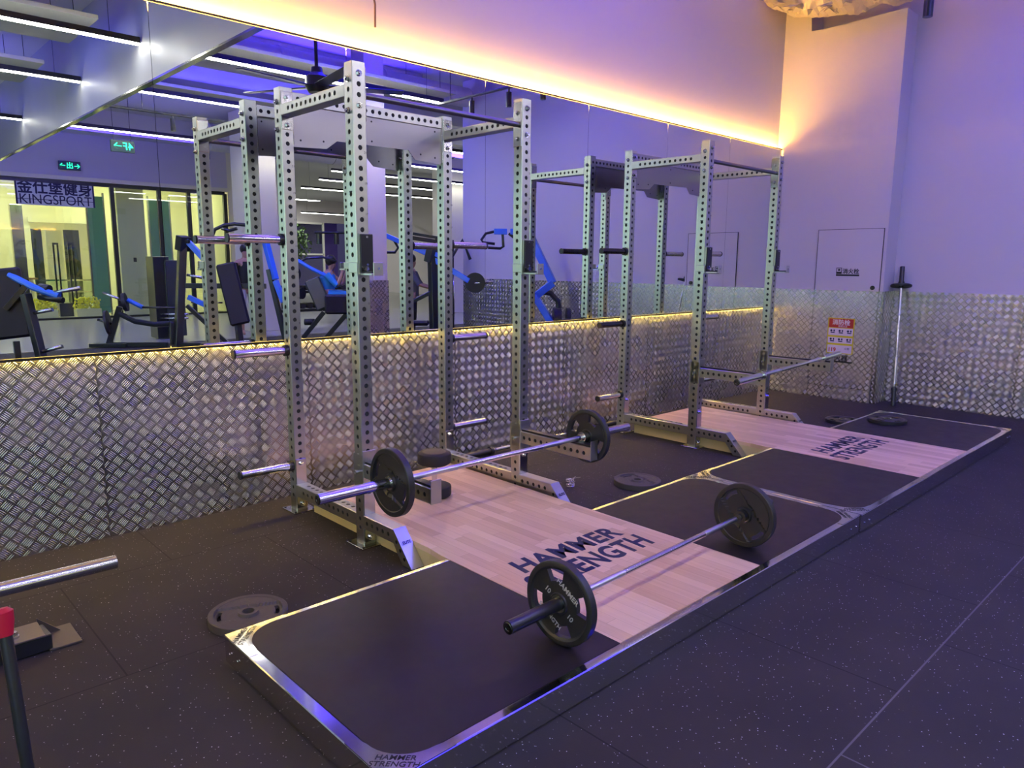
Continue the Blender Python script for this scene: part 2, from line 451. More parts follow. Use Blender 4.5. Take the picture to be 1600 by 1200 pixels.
tread(XC - 5.281 - 1.2505 - .001, 0, 1.030, (5.281 + 1.2505 - .001 - 0, 1.083, 0), '-y') if XC - 5.281 - 1.2505 > .02 else None
tread(1.083 - YD1 - .002, 0, ZW, (XC - .0135, 1.083, 0), '-x')
tread(YD0 - .002 + .235, 0, ZW, (XC - .0135, YD0 - .002, 0), '-x')
tread(YD1 - YD0 + .004, 0, .133, (XC - .0135, YD1 + .002, 0), '-x')
tread(XW - XC + .012, 0, ZW, (XC - .0135, -.2495, 0), '-y')
TS = tread_mesh(1.2485, 0, ZW)
for k in range(4): tread(0, 0, 0, (XW - .0135, -.251 - 1.2505 * k, 0), '-x', me=TS)
# hydrant door, its panel flush with the pier
dr = thing('hydrant_door', 'flush hydrant cupboard door in the pier, plaster above and tread plate below', 'door', (XC, .16, .135))
dr['kind'] = 'structure'; dr.name = 'door_1'; del dr['category']
zt = 1.945 - .135
MB().box((-.010, YD0 - .16, ZW - .135), (-.0008, YD1 - .16, zt)).build('door_panel', WALL, dr)
tread(YD1 - YD0, .003, ZW - .137, (-.0138, YD1 - .16, 0), '-x', dr, 'lower_panel')
fr = MB()
for a, b in (((-.0115, YD0 - .165, .0), (-.0005, YD0 - .16, zt)), ((-.0115, YD1 - .16, .0), (-.0005, YD1 - .155, zt)), ((-.0115, YD0 - .165, zt), (-.0005, YD1 - .155, zt + .005))):
    fr.box(a, b)
fr.build('shadow_gap', INKB, dr)
MB().cyl((-.024, -.129 - .16, 1.300 - .135), (-.001, -.129 - .16, 1.300 - .135), .024).build('lock', PLASTIC, dr)
RX = (pi / 2, 0, -pi / 2)      # lettering that faces -X, reads towards -Y
text('lettering', '消火栓', .062, INKB, dr, (-.0112, -.036, 1.456 - .135), RX, bold=.0016)
ic = MB()
for a, b in (((.205, 0), (.212, .070)), ((.150, 0), (.157, .070)), ((.150, .063), (.212, .070)), ((.150, 0), (.212, .024))):
    ic.box((-.0118, a[0] - .085, 1.448 - .135 + a[1]), (-.0105, b[0] - .085, 1.448 - .135 + b[1]))
ic.cyl((-.0118, .096, 1.358), (-.0105, .096, 1.358), .013)
ic.build('hydrant_symbol', INKB, dr)
MB().box((-.0118, -.132, 1.425 - .135), (-.0105, .128, 1.444 - .135)).build('underline', INKB, dr)
text('lettering', '灭火器', .078, INKB, dr, (-.0164, .035, .455 - .135), RX, bold=.0014)
MB().box((-.0166, -.135, .432 - .135), (-.0136, .12, .449 - .135)).build('underline', INKB, dr)
# instruction poster
pz0, pz1, py0, py1 = .535, .945, .030, .332
ps = thing('safety_poster', 'red and yellow fire hydrant instruction poster on the tread plate door', 'poster', (XC - .0168, .181, pz0))
PX = lambda y0, y1, z0, z1, d, nm, m: MB().box((-d - .0004, y0 - .181, z0 - pz0), (-d, y1 - .181, z1 - pz0)).build(nm, m, ps)
YEL = mat('poster_yellow', (.70, .58, .02), .4); RED = mat('poster_red', (.50, .03, .02), .4); PINKW = mat('poster_white', (.72, .62, .66), .4)
PX(py0, py1, pz0, pz1, 0, 'backing', YEL)
PX(py0 + .012, py1 - .012, .835, pz1 - .008, .0006, 'header', RED)
PX(py0 + .012, py1 - .012, .745, .828, .0006, 'picture_row', PINKW)
PX(py0 + .012, py1 - .012, .655, .722, .0006, 'picture_row', PINKW)
PX(py0 + .012, py1 - .012, .543, .632, .0006, 'footer', PINKW)
WH = mat('poster_lettering_white', (.8, .78, .75), .4)
text('lettering', '消防栓', .068, WH, ps, (-.0014, 0, .872 - pz0), RX, bold=.0014)
text('lettering', '使用方法', .026, WH, ps, (-.0014, -.02, .842 - pz0), RX)
text('lettering', '119', .062, RED, ps, (-.0014, .085, .558 - pz0), RX, offset=.002)
text('lettering', '火警', .030, INK, ps, (-.0014, -.085, .585 - pz0), RX)
pg = MB()
for z in (.786, .688):
    for y in (.275, .18, .085):
        pg.cyl((-.0016, y - .181 + .012, z - pz0 + .012), (-.0010, y - .181 + .012, z - pz0 + .012), .013, n=10)
        pg.box((-.0016, y - .181 - .028, z - pz0 - .016), (-.0010, y - .181 + .02, z - pz0 - .004))
        pg.box((-.0016, y - .181 - .028, z - pz0 + .002), (-.0010, y - .181 - .012, z - pz0 + .024))
pg.build('pictogram', INK, ps)


# ------------------------------------------------------------------ mirrors and amber lights
MZ0, MZ1 = 1.040, 2.900
me_edges = [-5.375, -4.18, -2.985, -1.79, -.592, .605, 1.800, 2.993, 4.175, 5.340, XC - .014]
ords = ['next to the pier', 'second from the pier', 'third from the pier', 'fourth from the pier', 'fifth from the pier', 'sixth from the pier', 'seventh from the pier', 'eighth from the pier', 'ninth from the pier', 'tenth from the pier']
for i, (a, b) in enumerate(reversed(list(zip(me_edges[:-1], me_edges[1:])))):
    if b < -3.5: continue
    g = thing('mirror_panel', 'tall wall mirror above the tread plate, panel ' + ords[i], 'mirror', ((a + b) / 2, YM, MZ0), 0, 'wall mirror panels')
    hw = (b - a) / 2
    MB().box((-hw + .0013, 0, .006), (hw - .0013, .006, MZ1 - MZ0 - .006)).build('mirror_glass', MIRROR, g)
    MB().box((-hw + .0013, .0062, .012), (hw - .0013, .040, MZ1 - MZ0 - .05)).build('backing_board', INKB, g)
rail_m = mat('dark_bronze_trim', (.05, .045, .045), .35, .7)
trim(MB().box((-6, YM - .006, MZ1 - .004), (XC - .013, YM + .020, MZ1 + .008)), rail_m)
trim(MB().box((-6, YM - .006, MZ0 - .010), (XC - .013, YM + .018, MZ0 + .004)), rail_m)
o = MB().box((-6, 1.064, MZ1 - .006), (XC - .02, 1.084, MZ1 + .001)).build('led_strip', YLED)
tag(o, 'amber light strip hidden behind the top edge of the mirrors', 'light strip')
o = MB().box((-6, 1.062, MZ0 - .002), (XC - .02, 1.070, MZ0 + .002)).build('led_strip', YLED2)
tag(o, 'amber light strip under the bottom edge of the mirrors', 'light strip')

# fascia (smoke curtain) seen in the mirror
fs = thing('ceiling_bulkhead', 'deep glossy grey bulkhead hanging across the ceiling', 'bulkhead', (.9, -6.2, 3.47))
fs['kind'] = 'structure'; fs.name = 'trim_90'; del fs['category']
MB().box((0, -6.4, .02), (.05, 5.75, CZ - 3.471)).build('face_board', FASCIA, fs)
MB().box((-.012, -6.4, 0), (.06, 5.75, .02)).build('edge_profile', BRUSHED, fs)

# unseen glowing panels, added on the end wall to light the steel uprights
FILLGLOW = mat('added_fill_glow', (.5, .6, .58), .3, emit=(.66, 1.0, .86), es=.85)
for i, y in enumerate((-1.2, -3.6, -6.0, -8.4, -10.8)):
    g = thing('fill_glow_panel', 'x', 'window', (-5.97, y, 0)); g.name = 'window_%d' % (30 + i); g['kind'] = 'structure'; del g['category']; del g['label']
    MB().box((0, -1.2, .9), (.04, -1.14, 3.5)).box((0, 1.14, .9), (.04, 1.2, 3.5)).box((0, -1.2, 3.44), (.04, 1.2, 3.5)).box((0, -1.2, .84), (.04, 1.2, .9)).build('window_frame', FRAMEB, g)
    MB().box((.005, -1.14, .9), (.015, 1.14, 3.44)).build('pane', FILLGLOW, g)

# ------------------------------------------------------------------ hanging strip lamps (seen in the mirror)
def strip(x0, x1, y, z, label):
    L = x1 - x0; g = thing('strip_light', label, 'ceiling lamp', ((x0 + x1) / 2, y, z), 0, 'suspended strip lights')
    MB().box((-L / 2, -.035, .012), (L / 2, .035, .075), None, .004).build('housing', PLASTIC, g)
    MB().box((-L / 2 + .01, -.030, -.004), (L / 2 - .01, .030, .0115)).build('diffuser', LAMPN if y > -4 else LAMP, g)
    cb = MB()
    for q in (-L / 2 + .3, L / 2 - .3): cb.cyl((q, 0, .075), (q, 0, CZ - z), .003, n=6)
    cb.build('suspension_cable', FRAMEB, g)
strip(-4.2, .885, -3.72, 3.9, 'long white strip light on the camera side of the bulkhead, row nearest the mirrors')
strip(1.05, 5.15, -3.72, 3.9, 'white strip light beyond the bulkhead, row nearest the mirrors')
strip(-4.2, .885, -6.17, 3.9, 'white strip light ending at the bulkhead, second row from the mirrors')
strip(1.05, 5.30, -6.17, 3.9, 'white strip light over the machines, second row from the mirrors')
strip(-4.2, .885, -9.93, 3.9, 'white strip light ending at the bulkhead, third row from the mirrors')
strip(1.05, 7.00, -9.93, 3.9, 'white strip light nearest the glass front')
strip(7.2, 11.5, -7.40, 3.9, 'white strip light over the open hall, row behind the side wall')
strip(7.8, 12.8, -9.95, 3.9, 'white strip light over the open hall, second row')
strip(8.2, 14.0, -12.3, 3.9, 'white strip light over the open hall, third row')
strip(9.0, 15.0, -14.4, 3.9, 'white strip light over the open hall, fourth row')
strip(9.8, 17.0, -17.0, 3.9, 'white strip light over the open hall, fifth row')
strip(14.5, 18.2, -26.0, 3.75, 'white strip light above the far windows')

# ducts and beams on the ceiling
def duct(x0, y0, x1, y1, z, rr, label):
    g = thing('air_duct', label, 'duct', ((x0 + x1) / 2, (y0 + y1) / 2, z))
    hx, hy = (x1 - x0) / 2, (y1 - y0) / 2
    MB().cyl((-hx, -hy, 0), (hx, hy, 0), rr, n=24).build('duct_tube', CEILM, g)
    fl = MB(); L = math.hypot(2 * hx, 2 * hy); n = max(2, int(L / 1.5))
    for k in range(1, n):
        q = V((-hx, -hy, 0)).lerp(V((hx, hy, 0)), k / n); d = V((hx, hy, 0)).normalized() * .02
        fl.cyl(tuple(q - d), tuple(q + d), rr + .02, n=24)
    fl.build('joint_ring', CEILM, g)
duct(1.4, -5.0, 6.7, -5.0, 4.42, .16, 'pale round air duct over the machines in front of the fan')
duct(1.4, -7.72, 6.6, -7.72, 4.4, .12, 'thin pale round air duct nearer the glass front')
duct(4.8, -11.8, 9.5, -11.8, 4.3, .30, 'fat round air duct above the open hall')
for i, (y, lab) in enumerate(((-1.8, 'concrete ceiling beam nearest the mirrors'), (-7.2, 'concrete ceiling beam over the machines'), (-13, 'concrete ceiling beam nearest the glass front'))):
    o = MB().box((1.0, y - .25, 4.35), (19.9, y + .25, CZ - .001)).build('trim_%d' % (91 + i), CEILM); struct(o)

CLOUD = wallmat('grey_ceiling_panel', (.40, .40, .38))
for (x0, x1, y0, y1, lab) in ((1.25, 5.6, -5.15, -3.95, 'grey hanging ceiling panel behind the strip light row nearest the mirrors'), (1.25, 6.2, -7.4, -6.65, 'grey hanging ceiling panel over the machines'),
                         (-4.0, .55, -5.2, -3.95, 'grey hanging ceiling panel on the camera side of the bulkhead'), (-4.0, .55, -8.0, -6.5, 'grey hanging ceiling panel farther along the bulkhead'),
                         (1.6, 4.3, -2.0, -.9, 'grey hanging ceiling panel over the racks'), (7.4, 12.5, -9.4, -8.0, 'grey hanging ceiling panel in the open hall')):
    g = thing('acoustic_panel', lab, 'ceiling panel', ((x0 + x1) / 2, (y0 + y1) / 2, 4.14))
    MB().box((x0 - g.location.x, y0 - g.location.y, 0), (x1 - g.location.x, y1 - g.location.y, .05), None, .004).build('board', CLOUD, g)
    hr = MB()
    for a in (x0 + .2, x1 - .2):
        for b in (y0 + .15, y1 - .15): hr.cyl((a - g.location.x, b - g.location.y, .05), (a - g.location.x, b - g.location.y, CZ - 4.14), .004, n=6)
    hr.build('hanger_rod', FRAMEB, g)

BLUEL = mat('added_blue_glow', (0, 0, .5), .5, emit=(.03, .02, 1.0), es=4.0)  # glow panels added at the ceiling to wash the floor with blue
for (x0, x1, y0, y1, lab) in ((2.75, 4.45, -3.45, -2.15, 'added deep blue glow panel at the ceiling nearest the mirrors'), (1.4, 6.0, -6.05, -5.35, 'added deep blue glow panel at the ceiling over the machines'), (-3.5, .4, -6.0, -5.3, 'added deep blue glow panel on the camera side of the bulkhead')):
    g = thing('blue_glow_panel', lab, 'ceiling lamp', ((x0 + x1) / 2, (y0 + y1) / 2, 4.56), 0, 'added blue glow panels'); hx, hy = (x1 - x0) / 2, (y1 - y0) / 2
    MB().box((-hx, -hy, 0), (hx, hy, CZ - 4.562)).build('housing', CLOUD, g)
    MB().box((-hx + .03, -hy + .03, -.008), (hx - .03, hy - .03, -.001)).build('diffuser', BLUEL, g)

# black track with spotlights
def track(p0, p1, spots, label):
    p0, p1 = V(p0), V(p1); c = (p0 + p1) / 2
    g = thing('spotlight_track', label, 'track lighting', tuple(c))
    mb = MB(); mb.beam(tuple(p0 - c), tuple(p1 - c), .04, .035); mb.build('track_rail', FRAMEB, g)
    dm = MB()
    for q in (.1, .9):
        e = p0.lerp(p1, q) - c; dm.cyl((e.x, e.y, e.z), (e.x, e.y, CZ - c.z), .006, n=6)
    dm.build('hanger_rod', FRAMEB, g)
    for q in spots:
        e = p0.lerp(p1, q) - c
        s_ = MB().cyl((e.x, e.y, e.z - .06), (e.x, e.y, e.z - .24), .036, n=16).cyl((e.x, e.y, e.z), (e.x, e.y, e.z - .07), .012, n=8)
        s_.build('spotlight', FRAMEB, g)
track((1.3, -6.55, 3.72), (6.0, -6.55, 3.72), (.19, .7), 'black track with spotlights running beside the second strip light')
track((4.60, -3.1, 3.73), (4.60, -.65, 3.73), (.286, .58, .825), 'short black track with spotlights running towards the racks')
# hanging cable above the mirrors
o = MB().tube([(.80, 1.03, CZ), (.795, 1.03, 3.6), (.80, 1.035, 3.35), (.825, 1.03, 3.2), (.822, 1.03, 3.06)], .007, 8).build('cable', mat('brown_cable', (.10, .05, .05), .5))
tag(o, 'loose brown cable end hanging down over the amber glow', 'cable')

# ceiling fans
def fan(x, y, z, ang, s, label):
    g = thing('ceiling_fan', label, 'ceiling fan', (x, y, z), ang)
    MB().cyl((0, 0, .12), (0, 0, CZ - z), .022, n=12).build('down_rod', FRAMEB, g)
    MB().lathe([(.001, .16), (.06, .16), (.07, .10), (.13, .05), (.14, -.05), (.10, -.12), (.001, -.12)], 28).build('motor', FRAMEB, g)
    for k in range(5):
        a = 2 * pi * k / 5; b = MB()
        M = Matrix.Rotation(a, 4, 'Z') @ Matrix.Rotation(R(8), 4, 'X')
        b.box((.12, -.07, -.06), (s, .07, -.05), M, .004); b.build('blade', FRAMEB, g)
fan(2.47, -2.67, 3.60, R(-45), 1.0, 'black ceiling fan hanging just beyond the near rack')
fan(8.64, -8.8, 4.04, R(20), .7, 'small black ceiling fan over the open hall')

# torn foil insulation round the duct in the top corner
random.seed(3)
mb = MB(); nx, ny = 14, 40
FOIL = noisy(mat('crumpled_foil', (.42, .39, .31), .5, .2), 8, .3, .55, .4)
vs = []
for j in range(ny + 1):
    y = 1.08 - (1.62 * j / ny)
    for i in range(nx + 1):
        a = pi * (-.05 + 1.1 * i / nx)
        r = .36 + random.uniform(-.008, .008) + .012 * sin(j * .7 + i * .6)
        vs.append((6.12 + r * cos(a) * .95, y + random.uniform(-.01, .01), 4.51 + max(0, y - .2) ** 2 * .3 - r * sin(a) + .015 * sin(j * .5)))
mb.add(vs, [(j * (nx + 1) + i, j * (nx + 1) + i + 1, (j + 1) * (nx + 1) + i + 1, (j + 1) * (nx + 1) + i) for j in range(ny) for i in range(nx)], None, False)
# torn flaps
for k in range(26):
    y = 1.05 - random.uniform(0, .95); x = 6.12 + random.uniform(-.32, -.05); z = 4.20 + max(0, y - .2) ** 2 * .3
    a = random.uniform(0, 6.28); l = random.uniform(.04, .13)
    mb.add([(x, y, z - .02), (x + l * cos(a), y + l * sin(a), z - .03 - random.uniform(.0, .04)), (x + l * cos(a + 1.2), y + l * sin(a + 1.2), z - .02), (x + .02, y + .03, z)], [(0, 1, 2), (0, 2, 3)])
o = mb.build('duct_insulation', FOIL); so = o.modifiers.new('thickness', 'SOLIDIFY'); so.thickness = .006
tag(o, 'torn crumpled foil insulation round the duct above the pier', 'insulation')

# ================================================================== GLASS FRONT and lobby (seen in the mirror)
GY = -16.6
slab('wall_front', (-6, GY - .2, 3.62), (7.2, GY, CZ), WALL)
o = MB().box((-6, GY - .1, 3.56), (7.2, GY + .12, 3.66)).build('trim_95', CREAM); struct(o)
slab('wall_front', (7.2, -30.5, 0), (7.4, GY, CZ), CREAM)
mull = [-5.9, -2.6, 1.15, 4.05, 5.25, 6.05, 7.1]
for i, (a, b) in enumerate(zip(mull[:-1], mull[1:])):
    g = thing('glass_front', 'glass', 'window', ((a + b) / 2, GY, 0)); g.name = 'window_%d' % (i + 1); g['kind'] = 'structure'; del g['category']; del g['label']
    hw = (b - a) / 2
    f_ = MB().box((-hw, -.04, 3.46), (hw, .04, 3.56)).box((hw - .05, -.05, 0), (hw + .05, .05, 3.5)).box((-hw, -.04, 0), (hw, .04, .05))
    f_.build('window_frame', FRAMEB, g)
    MB().box((-hw + .01, -.006, .05), (hw - .05, .006, 3.46)).build('pane', GLASS, g)
sg = thing('window_sign', 'dark sign with white Chinese characters over tall black capitals, on the glass front', 'sign', (2.74, GY + .02, 2.90))
NAVY = mat('navy_film', (.012, .012, .05), .5)
WHS = mat('white_film', (.62, .66, .58), .5)
fr = MB().box((-.86, 0, .0), (.86, .004, .66)); fr.build('backing_film', WHS, sg)
fr = MB().box((-.88, -.004, .0), (-.84, .008, .68)).box((.84, -.004, .0), (.88, .008, .68)).box((-.88, -.004, .64), (.88, .008, .68)); fr.build('border', NAVY, sg)
# faces the mall: reads left to right along +X; lettering sits on the glass where it shows from both sides
text('lettering', '金仕堡健身', .36, NAVY, sg, (0, .006, .315), (pi / 2, 0, 0), bold=.010, sx=.93)
text('lettering', 'KINGSPORT', .335, NAVY, sg, (0, .006, .035), (pi / 2, 0, 0), offset=.001, sx=.90)
MB().box((-.85, .0045, .135), (.85, .0055, .15)).build('stroke', NAVY, sg)
def exitsign(x, y, z, body, size, name, label, fw=.5, rot=pi):
    g = thing(name, label, 'exit sign', (x, y, z), 0)
    MB().box((-fw / 2, -.03, -.11), (fw / 2, .03, .11), None, .006).build('housing', mat('sign_housing', (.04, .08, .06), .3), g)
    text('lettering', body, size, GREENL, g, (0, .032, -.06), (pi / 2, 0, rot), offset=.002)
    return g
exitsign(3.1, GY + .04, 3.93, '←出→', .17, 'exit_sign', 'small green exit sign above the glass front')
g = exitsign(2.56, -10.3, 3.69, '4F→', .19, 'exit_sign', 'hanging green 4F sign under the strip lights', .42)
MB().cyl((-.15, 0, .11), (-.15, 0, CZ - 3.69), .005, n=6).cyl((.15, 0, .11), (.15, 0, CZ - 3.69), .005, n=6).build('hanger_rod', FRAMEB, g)
exitsign(6.6, -8.2, 3.35, '←出', .17, 'exit_sign', 'hanging green exit sign at the end of the side wall', .4)

# lobby
slab('wall_lobby', (-6, -26.2, 0), (7.2, -26, 4.3), CREAM)
slab('wall_lobby', (-6, -20.2, 0), (2.75, -20, 4.1), CREAM)
slab('wall_lobby', (4.62, -20.2, 0), (7.2, -20, 4.1), CREAM)
slab('wall_lobby', (2.75, -20.2, 2.62), (4.62, -20, 4.1), CREAM)
slab('ceiling', (-6, -26, 4.1), (7.2, GY - .21, 4.2), CREAM)
o = MB().box((2.7, -20.0, 2.62), (4.68, -19.9, 2.76)).build('trim_96', CREAM); struct(o)
def panel_lamp(x, y, sx, sy, label):
    g = thing('ceiling_panel_lamp', label, 'ceiling lamp', (x, y, 4.09), 0, 'lobby ceiling lamps')
    MB().box((-sx / 2, -sy / 2, -.03), (sx / 2, sy / 2, 0)).build('frame', CREAM, g)
    MB().box((-sx / 2 + .02, -sy / 2 + .02, -.036), (sx / 2 - .02, sy / 2 - .02, -.031)).build('diffuser', LOBL, g)
LOBL = mat('lobby_lamp', (1, 1, .8), .5, emit=(1.0, .93, .60), es=24)
panel_lamp(1.0, -18.3, 3.0, .5, 'lobby ceiling lamp above the planter')
panel_lamp(5.2, -18.3, 2.4, .5, 'lobby ceiling lamp beside the cream column')
panel_lamp(3.6, -22.5, 4.0, .5, 'lobby ceiling lamp inside the dark shop')
def simple(name, label, cat, mb, m, group=None):
    return tag(mb.build(name, m), label, cat, group)
def base_at(o, loc):
    loc = V(loc)
    for v_ in o.data.vertices: v_.co -= loc
    o.location = loc; return o
g = thing('column', 'square cream column just outside the glass front', 'column', (4.70, -17.6, 0))
MB().box((-.36, -.3, 0), (.36, .3, 4.1), None, .01).build('shaft', CREAM, g)
MB().box((-.02, .301, 1.5), (.06, .315, 1.62)).build('wall_switch', PLASTIC, g)
g = thing('teal_door_panel', 'tall teal glass panel beside the cream column', 'panel', (3.95, -17.9, 0))
MB().box((-.2, -.03, .05), (.2, .03, 3.3)).build('pane', TEAL, g); MB().box((-.24, -.04, 0), (-.2, .04, 3.4)).box((.2, -.04, 0), (.24, .04, 3.4)).build('frame', BRUSHED, g)
g = thing('teal_door_panel', 'narrow teal glass panel near the grey window post', 'panel', (5.65, -17.9, 0))
MB().box((-.28, -.03, .05), (.28, .03, 3.3)).build('pane', TEAL, g); MB().box((-.32, -.04, 0), (-.28, .04, 3.4)).box((.28, -.04, 0), (.32, .04, 3.4)).build('frame', BRUSHED, g)
g = thing('grey_door_jamb', 'grey steel jamb beside the shop opening in the lobby', 'door frame', (2.15, -18.4, 0))
MB().box((-.14, -.1, 0), (.14, .1, 3.0), None, .01).build('jamb', BRUSHED, g)
g = thing('lobby_counter', 'long pale wooden counter inside the lobby', 'counter', (1.3, -18.6, 0))
MB().box((-1.1, -.25, .1), (1.1, .25, 1.0)).build('body', CREAM, g); MB().box((-1.2, -.3, 1.0), (1.2, .3, 1.05)).build('worktop', mat('oak_top', (.45, .26, .10), .4), g)
for (cx, w_, lab) in ((3.45, .62, 'planter of yellow flowers outside the glass doors'), (2.45, .5, 'planter of pale yellow flowers beside the lobby counter')):
    g = thing('flower_planter', lab, 'planter', (cx, -17.45, 0))
    MB().box((-w_ / 2, -.16, 0), (w_ / 2, .16, .22), None, .01).build('trough', CREAM, g)
    fl = MB()
    for k in range(130): fl.sphere((random.uniform(-w_ / 2, w_ / 2), random.uniform(-.14, .14), random.uniform(.22, .52)), random.uniform(.02, .04), 6)
    fo = fl.build('flowers', YFLOWER, g)
# shop fittings behind the opening
g = thing('display_stand', 'tall black twin-post stand in front of the dark shop', 'stand', (3.1, -17.95, 0))
st = MB()
for x in (-.24, -.14, .12, .22): st.box((x - .02, -.02, .35), (x + .02, .02, 2.0))
st.build('post', FRAMEB, g); MB().box((-.26, -.03, 1.95), (-.12, .03, 2.0)).box((.10, -.03, 1.95), (.24, .03, 2.0)).box((-.26, -.2, 0), (.26, .2, .36)).build('base', FRAMEB, g)
for i, (x, z0, z1, m_, lab) in enumerate(((3.2, 0, 2.5, DARKW, 'dark shop partition by the opening'), (3.75, .9, 2.5, WHITEP, 'white display board in the dark shop'), (4.25, 0, 2.5, DARKW, 'dark shop partition farther inside'))):
    simple('shop_panel', lab, 'panel', MB().box((x - .22, -22.05, z0), (x + .22, -22, z1)), m_)
g = thing('railing', 'low glass and steel railing inside the dark shop', 'railing', (3.6, -20.6, 0))
MB().box((-1.0, -.02, .9), (1.0, .02, .95)).box((-1.0, -.02, .55), (1.0, .02, .58)).build('rail', BRUSHED, g); MB().box((-1.0, -.01, .05), (1.0, .01, .9)).build('pane', GLASS, g)

# columns inside the gym
def column(x0, y0, x1, y1, zt, label, clad=False):
    g = thing('column', label, 'column', ((x0 + x1) / 2, (y0 + y1) / 2, 0)); hx, hy = abs(x1 - x0) / 2, abs(y1 - y0) / 2
    MB().box((-hx, -hy, 0), (hx, hy, zt)).build('shaft', COLM, g)
    if clad:
        tread(2 * hx + .026, 0, ZW, (hx + .013, hy + .0131, 0), '+y', g, 'tread_cladding'); tread(2 * hx + .026, 0, ZW, (-hx - .013, -hy - .0131, 0), '-y', g, 'tread_cladding')
        tread(2 * hy, 0, ZW, (-hx - .0131, hy, 0), '-x', g, 'tread_cladding'); tread(2 * hy, 0, ZW, (hx + .0131, -hy, 0), '+x', g, 'tread_cladding')
        MB().box((-.09, hy + .013, 1.27), (.1, hy + .03, 1.36)).build('wall_box', WHITEP, g)
COLM = wallmat('cream_column_paint', (.70, .66, .56))
column(4.12, -4.60, 4.46, -4.26, CZ - .01, 'square cream column with tread plate round its foot', True)
column(4.95, -11.0, 5.65, -10.3, CZ - .01, 'broad cream column near the glass front')
g = thing('wall_pier', 'pale wall pier between the glass front and the open hall', 'pier', (7.55, -15.0, 0))
MB().box((-.35, -.35, 0), (.35, .35, CZ - .01)).build('shaft', COLM, g)
column(12.2, -13.2, 13.0, -12.6, CZ - .01, 'grey white column in the open hall')
# far windows with plants
for i, x in enumerate((8.2, 10.4, 12.6, 14.8, 17.0)):
    g = thing('far_window', 'x', 'window', (x, -30.3, 0)); g.name = 'window_%d' % (20 + i); g['kind'] = 'structure'; del g['category']; del g['label']
    MB().box((-1.05, -.04, 0), (-.95, .04, 3.6)).box((.95, -.04, 0), (1.05, .04, 3.6)).box((-1, -.04, 3.5), (1, .04, 3.6)).box((-1, -.04, 1.9), (1, .04, 1.98)).build('window_frame', WHITEP, g)
    MB().box((-.95, -.01, .02), (.95, .01, 3.5)).build('pane', GLASS, g)
slab('wall_far', (7.2, -30.7, 3.6), (20, -30.4, CZ), WALL)
slab('wall_far', (7.2, -32.5, 0), (20, -32.3, CZ), mat('violet_outer_wall', (.16, .10, .42), .6))
random.seed(5)
for i, x in enumerate((9.0, 11.2, 15.4)):
    g = thing('indoor_tree', ('leafy indoor tree behind the far windows, nearest the glass front', 'leafy indoor tree behind the middle far window', 'leafy indoor tree behind the last far window')[i], 'tree', (x, -28.6, 0))
    MB().tube([(0, 0, 0), (.03, 0, 1.0), (-.02, .03, 2.0)], [.06, .05, .03], 8).build('trunk', mat('bark', (.1, .06, .03), .8), g)
    lf = MB()
    for k in range(420):
        a, b, r = random.uniform(0, 6.28), random.uniform(-1, 1), random.uniform(.3, .95)
        c_ = V((r * cos(a) * math.sqrt(1 - b * b), r * sin(a) * math.sqrt(1 - b * b) * .6, 2.5 + r * b)); u = V((random.uniform(-1, 1), random.uniform(-1, 1), random.uniform(-1, 1))).normalized() * .12; q = u.orthogonal().normalized() * .05
        lf.add([tuple(c_ - u), tuple(c_ + q), tuple(c_ + u), tuple(c_ - q)], [(0, 1, 2, 3)])
    lf.build('foliage', LEAF, g)
for (x, y, p) in ((10, -28.0, 90), (15, -28, 90)): area('hall_ceiling_light', (x, y, 4.5), (3, .4), p, (1, .97, .9))

# ================================================================== RACKS
fz = [H - .1056 + PITCH * k for k in range(1, -50, -1)]; fz = [z for z in fz if z > .05]
sz = [z - .0254 for z in fz if z - .0254 > .06]
up_mesh = perf(H - .008, T, T, {'-y': [z - .008 for z in fz], '+y': [z - .008 for z in fz], '-x': [z - .008 for z in sz], '+x': [z - .008 for z in sz]}).mesh('upright', STEEL)
BH = .077
gap = D - T
hl = [gap / 2 + PITCH * (k - 5) for k in range(11)]
hb = .062
top_mesh = perf(gap, hb, T, {'-y': hl, '+y': hl}).mesh('top_crossmember', STEEL)      # local z -> world -y.. placed by rotation
base_mesh = perf(gap, BH, T, {'-y': hl, '+y': hl, '-x': hl, '+x': hl}).mesh('base_beam', STEEL)
bw_ = W - T
hb2 = [bw_ / 2 + PITCH * (k - 10) for k in range(21)]
back_mesh = perf(bw_, T * .5, .068, {'-x': hb2, '+x': hb2}).mesh('back_crossmember', STEEL)
def boltmesh():
    mb = MB(); mb.cyl((0, 0, 0), (0, 0, .003), .017, n=20); mb.cyl((0, 0, .003), (0, 0, .014), .0125, n=6); mb.cyl((0, 0, .016), (0, 0, .020), .009, .007, n=12)
    return mb.mesh('bolt', CHROME)
BOLT = boltmesh()
